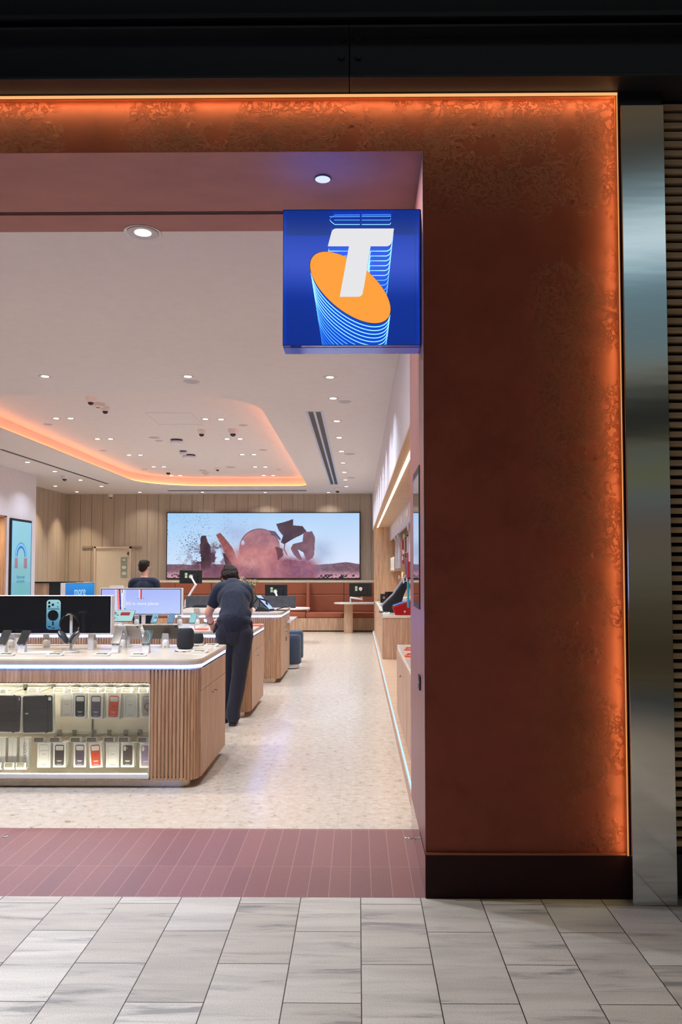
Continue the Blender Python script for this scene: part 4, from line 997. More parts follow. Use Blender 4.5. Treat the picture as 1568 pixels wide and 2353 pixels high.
def pic_places(u, v):
    r = 184-14*v+10*np.abs(u-.5); g_ = 198-18*v+8*u; b_ = 250+0*u
    def put(m, c):
        nonlocal r, g_, b_
        r = np.where(m, c[0], r); g_ = np.where(m, c[1], g_); b_ = np.where(m, c[2], b_)
    s = (1-v)*.016
    put((u > .165) & (u < .305), (205,212,250))
    put((np.abs(u-.205-s) < .012) & (v > .17), (250,130,120)); put((np.abs(u-.229-s) < .010) & (v > .17), (52,48,130)); put((np.abs(u-.250-s) < .010) & (v > .17), (236,226,214))
    put((np.abs(u-.272+s*1.8) < .006) & (v > .3), (240,240,255)); put((np.abs(u-.262) < .005) & (v > .86), (110,80,90))
    put((u > .287) & (u < .312) & (np.abs(v-.205) < .028*(1-(u-.287)/.03)), (30,90,150))
    put((np.abs(u-.494) < .022) & (v > .62), (214,222,250)); put((np.abs(u-.498) < .009) & (v > .60), (224,96,110)); put((np.abs(u-.507) < .004) & (v > .60), (150,60,90))
    put((np.abs(v-.625) < .012) & ((np.abs(u-.462) < .006) | (np.abs(u-.532) < .006)), (60,80,110))
    return (r, g_, b_)
def pic_more(u, v):
    r = 10+0*u; g_ = 96+45*v+10*u; b_ = 205+18*v
    return (r, g_, b_)
D1 = display((-2.51, 6.595, Z1), 0, 'wide display with a blue phone back on black, on the front counter', pic_phone, 540, 168, posts=(.30,-.30))
D2 = display((-2.55, 9.395, .945), 0, 'wide lilac display reading 5G in more places, on the middle counter', pic_places, 420, 130, posts=(.02,.33))
text('slogan', '5G in more places', .052, emis('screen_white', (.96,.97,1.0), 1.0), T(.015,-.0462,1.218-.945) @ Matrix.Rotation(PI/2,4,'X'), D2, ext=.0003)
D3 = display((-4.86, 13.8, .95), math.radians(79), 'blue display with white lettering, turned sideways at the left of the shop', pic_more, 30, 12, posts=(.0,))
text('slogan', 'more', .17, emis('screen_paleblue', (.45,.75,.92), 1.0), T(-.02,-.0462,1.245-.95) @ Matrix.Rotation(PI/2,4,'X'), D3, ext=.0003, font_scale=(1,1.3))
# low cabinet carrying the sideways display and timber/black partition behind
g = thing('side_cabinet', 'oak cabinet under the sideways blue display', 'cabinet', (-4.86,13.8,0)); b = MB((-4.86,13.8,0)); b.box(-5.3,-4.5,13.1,14.5,.05,.915); b.build('carcass', OAK, g); b = MB((-4.86,13.8,0)); b.box(-5.34,-4.46,13.06,14.54,.915,.9495); b.build('worktop', STONETOP, g, bev=.003); b = MB((-4.86,13.8,0)); b.box(-5.25,-4.55,13.15,14.45,0,.05); b.build('plinth', METAL, g)
g = thing('low_partition', 'oak and black low partition by the left white wall', 'partition', (-7.2,18.3,0)); O = Vector((-7.2,18.3,0))
b = MB(O); b.box(-8.12,-7.03,18.1,18.5,.0,1.325); b.build('oak_panel', OAK, g); b = MB(O); b.box(-7.03,-6.40,18.08,18.5,0,1.325); b.build('black_panel', BLACK, g); b = MB(O); b.box(-8.12,-6.40,18.06,18.52,1.325,1.355); b.build('cap', BLACK, g)
# ---------------- things on the middle counter
Z2 = .9455
def tk2(px, py): return onz(px, py, Z2)
for (px, fn, lab) in ((352,scr_widgets,'teal phone with round widget'),(390,scr_icons,'blue phone with rows of icons'),(440,scr_cyan,'pale cyan phone')):
    p = tk2(px+2, 1446); phone_stand(p, 0, 'white angled stand under the %s on the middle counter' % lab); phone(p, 0, lab + ' on the middle counter', fn, back=(60,66,76))
for (px, lab) in ((314,'right of the cyan tablet'),(413,'under the right end of the lilac display'),(453,'right of the pale cyan phone')):
    rear_stand(tk2(px, 1436), 'rounded white rear stand %s, middle counter' % lab)
phone(tk2(453,1436), PI, 'pale phone back beside the customer on the middle counter', scr_dark, back=(214,210,200), h=.10, tilt=50, w=.078, ln=.13, off=-.035)
phone(tk2(314,1436), PI, 'pale phone back right of the cyan tablet', scr_dark, back=(150,120,124), h=.07, tilt=64, w=.055, ln=.10, off=-.035)
def scr_tab(u, v):
    red = (u > .42) & (u < .82) & (v > .52) & (v < .82); dk = (u < .34) & (fbm(u*14, v*9, 5) > .52) & (v > .15) & (v < .85)
    return (np.where(red, 150, np.where(dk, 70, 168)), np.where(red, 34, np.where(dk, 110, 212)), np.where(red, 40, np.where(dk, 120, 214)))
p = tk2(277,1445); phone(p, .0, 'pale cyan tablet with a red picture on the middle counter', scr_tab, w=.27, ln=.19, h=.075, tilt=38, back=(40,44,50), name='tablet', cat='tablet', grp='tablets standing on the counters'); phone_stand(p, 0, 'white angled stand under the cyan tablet', h=.078)
def orange_tray(px, py, z, label, w=.115, d=.10, rz=0):
    p = onz(px, py, z); g = thing('orange_ticket', label, 'price ticket', p, rz, 'orange price ticket frames'); ORM = plain('orange_plastic', lin(238,98,52), .4)
    b = MB(); b.prism(rrect(-w/2,w/2,-d/2,d/2,.008,4), .014, holes=[list(reversed(rrect(-w/2+.014,w/2-.014,-d/2+.014,d/2-.014,.003,2)))]); b.build('frame', ORM, g, bev=.001)
    b = MB(); b.box(-w/2+.014,w/2-.014,-d/2+.014,d/2-.014,0,.010); b.build('ticket_display', INK, g)
orange_tray(464,1447,Z2,'orange ticket frame lying before the customer on the middle counter', .13,.10,-.05)
orange_tray(590,1438.5,Z2,'orange ticket frame at the right end of the middle counter', .13,.10)
ticket(322,1449,'white price ticket in front of the lilac display', z=Z2)
p = tk2(477,1446); phone_stand(p, .3, 'white stand gripped by the customer'); phone(p, .3, 'bright blue phone the customer is handling', scr_blue, h=.065, tilt=20, w=.085, ln=.10)
# ================================================================ blue illuminated sign box
Ys = 4.12
c0 = at(650,794,Ys); c1 = at(970,481,Ys); sx0, sx1, sz0, sz1 = c0.x, min(c1.x,.3275), c0.z, c1.z
OS = Vector(((sx0+sx1)/2, Ys, sz0))
g = thing('sign_box', 'square blue acrylic light box with a white T over an orange disc', 'sign', OS)
BLUEG = plain('blue_acrylic', (.0,.035,.42), .04, 0, emit=(.0,.05,.42), es=.18, coat=.5, var=0)
BLUEM = plain('blue_mirror', (.0,.06,.42), .06, .8, emit=(.0,.085,.52), es=.32, var=0)
NEON = emis('ring_white', (.62,.95,1.0), 2.6); NEON2 = emis('ring_cyan', (.34,.80,1.0), 1.7); NEON3 = emis('ring_blue', (.10,.50,1.0), 1.2)
b = MB(OS); b.box(sx0,sx1,Ys+.155,Ys+.16,sz0,sz1); b.build('back_panel', BLUEM, g)
b = MB(OS); b.box(sx0,sx1,Ys,Ys+.155,sz1-.004,sz1); b.box(sx0,sx0+.003,Ys,Ys+.155,sz0,sz1-.004); b.box(sx1-.003,sx1,Ys,Ys+.155,sz0,sz1-.004)
b.build('casing', BLUEM, g)
b = MB(OS); b.box(sx0,sx1,Ys,Ys+.035,sz0-.001,sz0+.003); b.build('bottom_glass', glass('blue_glass_edge', (.25,.45,.95), .05), g)
b = MB(OS); b.box(sx0,sx1,Ys+.035,Ys+.155,sz0-.003,sz0+.003); b.build('bottom_plate', plain('blue_underside', (.02,.10,.55), .12, .3, emit=(.02,.08,.5), es=.25, var=0), g)
EDG = plain('sign_edge', (.004,.012,.06), .2, var=0)
b = MB(OS)
for (x0_, x1_, z0_, z1_) in ((sx0,sx1,sz0-.001,sz0+.002),(sx0,sx1,sz1-.002,sz1),(sx0,sx0+.002,sz0,sz1),(sx1-.002,sx1,sz0,sz1)): b.box(x0_,x1_,Ys-.003,Ys+.001,z0_,z1_)
b.build('edge_frame', EDG, g)
b = MB(OS); b.box(sx1,.3305,Ys+.01,Ys+.15,sz0-.004,sz1+.004); b.build('wall_bracket', BLACK, g)
# front pane, clear blue tint
b = MB(OS); b.box(sx0+.002,sx1-.002,Ys+.0005,Ys+.0025,sz0+.002,sz1-.002); b.build('front_pane', glass('sign_pane', (.55,.74,1.0), .055), g)
def cp(cx, cy, Y): return at(640+cx/4.48, 470+cy/4.48, Y)      # crop sheet of the sign front
def arc(cx, cy, r, a0, a1, n=6): return [(cx+r*math.cos(math.radians(a0+(a1-a0)*k/n)), cy+r*math.sin(math.radians(a0+(a1-a0)*k/n))) for k in range(n+1)]
TEE = arc(596,300,50,190,270)+[(1190,250)]+[(1172,372)]+arc(1112,372,58,5,90)+[(950,430)]+[(882,850),(868,905)]+arc(820,898,52,8,90)+[(632,950)]+[(728,430),(510,430)]
DISC = [(741+414*math.cos(t), 855+225*math.cos(t)+290*math.sin(t)) for t in [2*PI*k/56 for k in range(56)]]
VX, VY = (823-640)*4.48, (1312-470)*4.48
zcut = sz0+.004
def solid(poly, Y, name, mt, th=.004):
    P = [cp(x, y, Y) for x, y in poly]; b = MB(OS)
    loc = [(p.x, p.z) for p in P]
    # outline runs clockwise on the sheet because y points down: orient by signed area
    A = sum(loc[i][0]*loc[(i+1)%len(loc)][1]-loc[(i+1)%len(loc)][0]*loc[i][1] for i in range(len(loc)))
    if A < 0: loc.reverse()
    b.prism(loc, th, T(0,Y,0) @ FRONT); return b.build(name, mt, g)
solid(DISC, Ys-.0035, 'orange_disc', emis('orange_face', (1.0,.36,.052), 1.0))
solid([(741+1.012*(x-741), 855+1.012*(y-855)) for x, y in DISC], Ys-.0015, 'disc_rim', EDG, .002)
solid(TEE, Ys-.008, 'letter_t', emis('white_face', (.80,.80,.82), 1.0))
def stack(poly, n, Y0, dY, ds, name, body_mt, first=1):
    """receding stack of glowing contour tubes on a sheared blue body"""
    m = len(poly); rings = []
    for k in range(0, n+1):
        s = 1-ds*k; Y = Y0+dY*k
        rings.append([(lambda q: Vector((q.x, q.y, q.z)))(cp(VX+(x-VX)*s, VY+(y-VY)*s, Y)) for x, y in poly])
    for R_ in rings:
        for p in R_: p.z = max(p.z, zcut-.0)
    b = MB(OS)
    for k in range(n):
        b.add(rings[k]+rings[k+1], [(i,(i+1)%m,(i+1)%m+m,i+m) for i in range(m)])
    o = b.build(name+'_body', body_mt, g)
    for k in range(first, n+1):
        pts = rings[k]; runs = []; cur = []
        for p in pts+[pts[0]]:
            if p.z > zcut+.001: cur.append(p+Vector((0,-.001,0)))
            else:
                if len(cur) > 1: runs.append(cur)
                cur = []
        if len(cur) > 1: runs.append(cur)
        b = MB(OS); r = .0024*(1-.03*k)
        for c in runs: b.tube(c, r, 6)
        if runs: b.build(name+'_contour', NEON if k < 7 else (NEON2 if k < 12 else NEON3), o)
SB = plain('sign_stack_blue', (.0,.09,.55), .25, emit=(.0,.13,.72), es=.75, var=0)
stack(DISC, 18, Ys+.004, .004, .0150, 'disc_stack', SB)  # infinity-mirror reflections of disc and letter, built as glowing tubes
stack(TEE, 12, Ys+.080, .0055, .0150, 'letter_stack', SB)
# glowing tubes added as the T's reflections in the box's top face
for j, yy in enumerate((58,118,160,205)):
    b = MB(OS); Y = Ys+.05+.02*j
    b.tube([cp(*q, Y) for q in [(530,yy-70 if j == 0 else yy-60),(548,yy-25),(580,yy),(840,yy)]], .0016, 6) if j in (1,3) else b.tube([cp(*q, Y) for q in [(575,yy),(840,yy)]], .0014, 6)
    b.tube([cp(*q, Y) for q in [(858,yy),(1148,yy),(1158,yy-16)]], .0016, 6); b.v = [Vector((v.x, v.y, min(v.z, sz1-sz0-.006))) for v in b.v]
    b.build('top_reflection', NEON2 if j in (0,2) else NEON, g)
area('sign_glow', ((sx0+sx1)/2, Ys-.03, (sz0+sz1)/2), .5, 3.0, (.45,.60,1.0), target=((sx0+sx1)/2, 0, 3.0), shape='SQUARE') if False else None
# ================================================================ people
def fuse(b, name, mt, parent, voxel=.012, smooth=2, noise_amt=0, loc=None):
    o = b.build(name, mt, None); r = o.modifiers.new('r', 'REMESH'); r.mode = 'VOXEL'; r.voxel_size = voxel
    if smooth: s = o.modifiers.new('s', 'SMOOTH'); s.iterations = smooth; s.factor = .5
    dg = bpy.context.evaluated_depsgraph_get(); dg.update(); me = bpy.data.meshes.new_from_object(o.evaluated_get(dg))
    o.modifiers.clear(); old = o.data; o.data = me; bpy.data.meshes.remove(old); me.name = name
    if noise_amt:
        from mathutils import noise as mn
        for v in me.vertices: v.co += v.normal*noise_amt*(mn.fractal(v.co*38, .8, 2, 3))
    me.polygons.foreach_set('use_smooth', [True]*len(me.polygons)); me.materials.clear(); me.materials.append(mt)
    if parent: o.parent = parent
    return o
def limb(b, pts, rad, seg=14):
    """tapered limb with smooth interpolation and rounded joints"""
    P = [Vector(p) for p in pts]; Q = []; R = []
    n = len(P)
    for i in range(n-1):
        p0 = P[max(i-1,0)]; p1 = P[i]; p2 = P[i+1]; p3 = P[min(i+2,n-1)]
        for k in range(5):
            t = k/5; Q.append(.5*((2*p1)+(p2-p0)*t+(2*p0-5*p1+4*p2-p3)*t*t+(3*p1-p0-3*p2+p3)*t**3)); R.append(rad[i]+(rad[i+1]-rad[i])*t)
    Q.append(P[-1]); R.append(rad[-1]); b.tube(Q, R, seg); b.ell(P[0], rad[0], seg=12, rings=8); b.ell(P[-1], rad[-1], seg=12, rings=8)
def hand(b, w, d, palmn, side, curl=.5, s=1.0):
    """w wrist, d pointing dir, palmn palm normal, side +1 thumb on +cross"""
    w = Vector(w); d = Vector(d).normalized(); n = Vector(palmn).normalized(); u = d.cross(n).normalized()*side
    limb(b, [w, w+d*.045*s, w+d*.085*s], [.026*s,.031*s,.030*s], 10)
    b.ell(w+d*.05*s+u*.012*s, (.034*s,.034*s,.024*s), seg=12, rings=8)
    for k, (off, ln) in enumerate(((-.030,.062),(-.010,.075),(.011,.072),(.031,.058))):
        a = w+d*.085*s+u*(-off)*s; p = [a]; ang = 0
        for seg_ in (.42,.33,.25):
            ang += curl*1.0; dd = d*math.cos(ang)+n*math.sin(ang); a = a+dd*ln*s*seg_; p.append(a)
        b.tube(p, [.0095*s,.009*s,.0085*s,.0075*s], 8)
    t0 = w+d*.025*s+u*.028*s; t1 = t0+(d*.6+u*.6+n*.3).normalized()*.038*s; t2 = t1+(d*.9+n*.6).normalized()*.030*s
    b.tube([t0,t1,t2], [.012*s,.010*s,.008*s], 8)
SKIN = None
def skin_mat():
    m, nt, b = newmat('skin'); n = noise(nt, coords(nt), 12, 4)
    L(nt, ramp(nt, n, [(.3, lin(204,146,122)), (.7, lin(226,172,148))]), b.inputs['Base Color']); b.inputs['Roughness'].default_value = .5
    b.inputs['Subsurface Weight'].default_value = .08; b.inputs['Subsurface Radius'].default_value = (.02,.008,.004); return m
SKIN = skin_mat()
def cloth(name, c, c2, sc=7):
    m, nt, b = newmat(name); v = coords(nt, (1,1,.5)); n = noise(nt, v, sc, 5, .6, .8)
    L(nt, ramp(nt, n, [(.3, c), (.7, c2)]), b.inputs['Base Color']); b.inputs['Roughness'].default_value = .85; b.inputs['Sheen Weight'].default_value = .1
    w = noise(nt, coords(nt, (3,3,1.2), rot=(0,.5,.4)), 4, 3, .5, 1.2); bump(nt, b, w, .5, .02); return m
NAVY = cloth('navy_polo', lin(4,12,34), lin(8,19,46)); JEANS = cloth('dark_denim', lin(13,15,30), lin(27,29,46), 12)
HAIR = None
m, nt, b_ = newmat('brown_hair'); w_ = noise(nt, coords(nt, (60,60,14)), 2, 4, .7)
L(nt, ramp(nt, w_, [(.3, lin(14,9,6)), (.55, lin(34,21,13)), (.75, lin(78,52,30))]), b_.inputs['Base Color']); b_.inputs['Roughness'].default_value = .6; b_.inputs['Specular IOR Level'].default_value = .2; bump(nt, b_, w_, .8, .006); HAIR = m
def head(b, c, M, s=1.0):
    """skull, jaw, nose, lips, brow and ears; local frame +y is the face direction, z up"""
    c = Vector(c)
    def e(p, r): k = len(b.v); b.ell((0,0,0), [q*s for q in r], seg=20, rings=14); b.v[k:] = [M @ (v+b.o+Vector(p)*s)+c-b.o for v in b.v[k:]]
    e((0,-.012,.025), (.074,.092,.088)); e((0,.022,-.035), (.060,.066,.070)); e((0,.052,-.075), (.034,.034,.030)); e((0,.085,-.012), (.012,.020,.024)); e((0,.096,-.022), (.014,.013,.010))
    e((0,.082,-.052), (.022,.012,.009)); e((0,.074,.018), (.052,.016,.012)); e((-.031,.074,.0), (.014,.010,.009)); e((.031,.074,.0), (.014,.010,.009))
    for sx in (-1,1): e((sx*.074,-.004,-.008), (.011,.019,.031))
def tw(o): return Vector(o)
# ---- customer: bending over the middle counter, seen from behind
PC = (-1.31, 8.36, 0); g = thing('person', 'person in navy polo and dark jeans bending over the middle counter, seen from behind', 'person', PC)
def A_(x, y, Y): return at(x, y, Y)
hipL, hipR = A_(518,1458,8.22), A_(560,1458,8.22); kneeR, ankR = A_(551,1548,8.30), A_(536,1640,8.34); kneeL, ankL = A_(524,1552,8.40), A_(514,1640,8.50)
pel = A_(539,1440,8.22); waist = A_(541,1412,8.27); chest = A_(539,1375,8.38); upper = A_(536,1350,8.46); neck = A_(529,1338,8.53); shL, shR = A_(505,1356,8.44), A_(565,1358,8.44)
elL, wrL = A_(479,1409,8.44), A_(484,1430,8.72); elR, wrR = A_(572,1405,8.62), A_(508,1424,8.86)
hd = A_(528,1328,8.60)
MH = Matrix.Rotation(math.radians(8),3,'Z') @ Matrix.Rotation(math.radians(-48),3,'X')
b = MB(PC)
limb(b, [pel, waist, chest, upper], [.13,.12,.125,.10]); b.ell(chest, (.15,.10,.13)); b.ell(pel, (.155,.11,.11))
limb(b, [upper, neck, hd], [.085,.056,.052]); head(b, hd, MH, 1.06)
for sh, el, wr in ((shL,elL,wrL),(shR,elR,wrR)): limb(b, [upper*.4+sh*.6, sh, (sh+el)/2, el], [.06,.062,.050,.043]); limb(b, [el, (el*.6+wr*.4), wr], [.043,.040,.027])
hand(b, wrL, (.15,.55,-.55), (.6,-.2,-.6), -1, .6); hand(b, wrR, (-.8,.25,-.25), (0,-.3,-.9), 1, .7)
for hp_, kn, an in ((hipR,kneeR,ankR),(hipL,kneeL,ankL)):
    limb(b, [hp_, (hp_+kn)/2, kn], [.09,.078,.058]); limb(b, [kn, (kn*.65+an*.35), an], [.056,.056,.036]); limb(b, [an, an+Vector((0,.05,-.045)), an+Vector((-.005,.17,-.060))], [.036,.034,.026])
fuse(b, 'body', SKIN, g, .010, 2)
# hair: short, dark brown
b = MB(PC)
def he(p, r): k = len(b.v); b.ell((0,0,0), r, seg=24, rings=16); b.v[k:] = [MH @ (v+b.o+Vector(p))+hd-b.o for v in b.v[k:]]
he((0,-.018,.034), (.094,.106,.100)); he((0,-.058,-.020), (.084,.056,.066)); he((0,.05,.075), (.066,.055,.040))
he((-.076,.005,.01), (.020,.046,.044)); he((.076,-.0,.0), (.022,.050,.050))
for k in range(16): a = random.uniform(0,2*PI); he((.06*math.cos(a), -.02+.07*math.sin(a), .085+random.uniform(-.02,.02)), (.022,.022,.024))
fuse(b, 'hair', HAIR, g, .006, 1, .006)
# shirt
b = MB(PC)
hemc = A_(537,1430,8.22)
limb(b, [hemc, waist, chest, upper], [.155,.15,.15,.105], 20); b.ell(chest, (.178,.125,.15), seg=24, rings=14); b.ell(waist, (.172,.125,.12), seg=24, rings=14); b.ell(hemc+Vector((0,0,.015)), (.180,.135,.095), seg=24, rings=14); b.ell(upper, (.155,.10,.085), seg=24, rings=14)
for sh, el, f in ((shL,elL,.55),(shR,elR,.60)):
    e_ = sh+(el-sh)*f; limb(b, [upper*.55+sh*.45, sh, e_], [.082,.080,.068], 16)
# drooping front and side hems
q0, q1 = A_(500,1437,8.24), A_(492,1452,8.36); limb(b, [q0,q1], [.035,.016]); q0, q1 = A_(574,1432,8.24), A_(578,1452,8.32); limb(b, [q0,q1], [.035,.018])
sh_o = fuse(b, 'polo_shirt', NAVY, g, .010, 3)
b = MB(PC); cc = upper*.35+neck*.65; ring = []
axis = (neck-upper).normalized(); ux = Vector((1,0,0)); uy = axis.cross(ux).normalized()
b.tube([cc+ux*.068*math.cos(t)+uy*.066*math.sin(t) for t in [2*PI*k/20 for k in range(20)]], .013, 8, closed=True); b.build('collar', NAVY, sh_o, smooth=True)
# belt band and jeans
b = MB(PC)
b.ell(pel, (.166,.122,.115), seg=24, rings=14); limb(b, [hipR*.5+hipL*.5+Vector((0,0,.05)), hipR*.5+hipL*.5], [.12,.12])
for hp_, kn, an in ((hipR,kneeR,ankR),(hipL,kneeL,ankL)):
    limb(b, [hp_, (hp_+kn)/2, kn], [.105,.093,.076], 16); limb(b, [kn, (kn*.6+an*.4), an+Vector((0,0,.03))], [.080,.078,.072], 16); limb(b, [an+Vector((0,0,.04)), an+Vector((0,.0,-.02))], [.072,.078], 16)
fuse(b, 'jeans', JEANS, g, .010, 2)
SHOE = plain('black_trainer', lin(14,14,16), .55)
for an in (ankR, ankL):
    b = MB(PC); x, y = an.x, an.y
    b.ell((x,y-.015,.05), (.047,.060,.048)); b.ell((x-.004,y+.08,.040), (.045,.09,.038)); b.ell((x-.006,y+.16,.034), (.045,.055,.032)); limb(b, [an+Vector((0,0,.0)), Vector((x,y,.07))], [.042,.045])
    b.v = [Vector((v.x, v.y, max(v.z, .012))) for v in b.v]; s_o = fuse(b, 'shoe', SHOE, g, .008, 1)
    b = MB(PC); b.prism([(x-.034,y-.068),(x+.034,y-.068),(x+.038,y+.06),(x+.032,y+.16),(x-.004,y+.200),(x-.040,y+.16),(x-.042,y+.06)], .022, T(0,0,.001)); b.build('sole', plain('sole_rubber', lin(34,34,36), .6), s_o, bev=.006)
b = MB(PC); d_ = (wrL-elL).normalized(); wc = wrL-d_*.02; u_ = d_.orthogonal().normalized(); v_ = d_.cross(u_)
b.tube([wc+(u_*math.cos(t)+v_*math.sin(t))*.031 for t in [2*PI*k/16 for k in range(16)]], .008, 8, closed=True); b.build('wristband', plain('tan_band', lin(120,84,60), .6), g)
# ---- staff member standing at the rear with his back turned
PS = at(331,1400,13.0); PS = Vector((PS.x, 13.0, 0)); g = thing('person', 'person in navy jumper with pink-white lanyard standing behind the lilac display, facing away', 'person', PS)
def B_(x, y, z): return PS+Vector((x, y, z))
hd2 = B_(-.003,.02,1.655); MH2 = Matrix.Rotation(math.radians(-20),3,'Z')
b = MB(PS)
limb(b, [B_(0,0,.95), B_(0,0,1.10), B_(0,-.01,1.30), B_(0,0,1.43)], [.125,.12,.13,.09]); limb(b, [B_(0,0,1.43), B_(0,.01,1.52), hd2], [.08,.056,.054]); head(b, hd2, MH2)
J = []
for sx in (-1,1):
    sh = B_(sx*.185,0,1.41); el = B_(sx*.235,.02,1.12); wr = B_(sx*.20,.20,.98); J.append((sh,el,wr))
    limb(b, [B_(sx*.08,0,1.42), sh, (sh+el)/2, el], [.06,.058,.048,.042]); limb(b, [el, (el+wr)/2, wr], [.042,.037,.027]); hand(b, wr, (-sx*.3,.8,-.3), (0,0,-1), sx, .4)
    hp_, kn, an = B_(sx*.09,0,.92), B_(sx*.10,.01,.50), B_(sx*.10,-.02,.09); limb(b, [hp_,(hp_+kn)/2,kn], [.09,.078,.058]); limb(b, [kn,kn*.65+an*.35,an], [.056,.056,.038]); limb(b, [an, an+Vector((0,.14,-.05))], [.036,.028])
fuse(b, 'body', SKIN, g, .011, 2)
b = MB(PS)
def he2(p, r): k = len(b.v); b.ell((0,0,0), r, seg=24, rings=16); b.v[k:] = [MH2 @ (v+b.o+Vector(p))+hd2-b.o for v in b.v[k:]]
he2((0,-.020,.040), (.083,.096,.092)); he2((0,-.062,-.010), (.068,.046,.062)); he2((0,.045,.085), (.062,.05,.036))
for k in range(10): a = random.uniform(0,2*PI); he2((.05*math.cos(a), -.02+.06*math.sin(a), .10), (.022,.022,.02))
fuse(b, 'hair', HAIR, g, .007, 1, .004)
b = MB(PS); limb(b, [B_(0,0,.93), B_(0,0,1.10), B_(0,-.01,1.30), B_(0,0,1.42)], [.16,.145,.155,.10], 20); b.ell(B_(0,0,1.33), (.205,.12,.13), seg=24, rings=14)
for sh, el, wr in J: limb(b, [B_(0,0,1.43)*.5+sh*.5, sh+Vector((0,0,-.005)), (sh+el)/2, el], [.078,.072,.060,.052], 16); limb(b, [el, el*.3+wr*.7], [.052,.038], 16)
sh2 = fuse(b, 'jumper', NAVY, g, .010, 3)
b = MB(PS); b.tube([B_(.072*math.cos(t),.004+.07*math.sin(t),1.475+.012*math.sin(t)) for t in [2*PI*k/24 for k in range(24)]], .009, 8, closed=True); b.build('lanyard', plain('pink_lanyard', lin(240,196,204), .6), g, smooth=True)
b = MB(PS); b.ell(B_(0,0,.92), (.15,.11,.10))
for sx in (-1,1): limb(b, [B_(sx*.085,0,.90), B_(sx*.10,.01,.50), B_(sx*.10,-.02,.08)], [.10,.075,.066], 16)
fuse(b, 'trousers', plain('navy_trousers', lin(20,24,38), .8), g, .012, 2)
for sx in (-1,1):
    b = MB(PS); b.ell(B_(sx*.10,.04,.045), (.045,.13,.042)); b.ell(B_(sx*.10,-.03,.07), (.044,.05,.05)); b.v = [Vector((v.x,v.y,max(v.z,.002))) for v in b.v]; fuse(b, 'shoe', SHOE, g, .010, 1)
b = MB(PS); c_ = hd2
for sx in (-1,1):
    k = len(b.v); b.tube([(sx*.034+.022*math.cos(t), .100, .004+.018*math.sin(t)) for t in [2*PI*k_/14 for k_ in range(14)]], .0022, 6, closed=True); b.tube([(sx*.056,.098,.008),(sx*.082,.03,.010),(sx*.084,-.02,.004)], .0025, 6); b.v[k:] = [MH2 @ (v+b.o)+hd2-b.o for v in b.v[k:]]
b.build('glasses', METAL, g)
# ================================================================ rear of the shop
TERRA = None
m, nt, b_ = newmat('terracotta_fabric'); v_ = coords(nt); n_ = noise(nt, v_, 160, 2); n2 = noise(nt, v_, 3, 3)
L(nt, mix(nt, .5, ramp(nt, n2, [(.3, lin(146,80,56)), (.7, lin(162,92,66))]), ramp(nt, n_, [(.3, lin(132,70,48)), (.7, lin(170,98,70))])), b_.inputs['Base Color']); b_.inputs['Roughness'].default_value = .9; bump(nt, b_, n_, .25, .002); TERRA = m
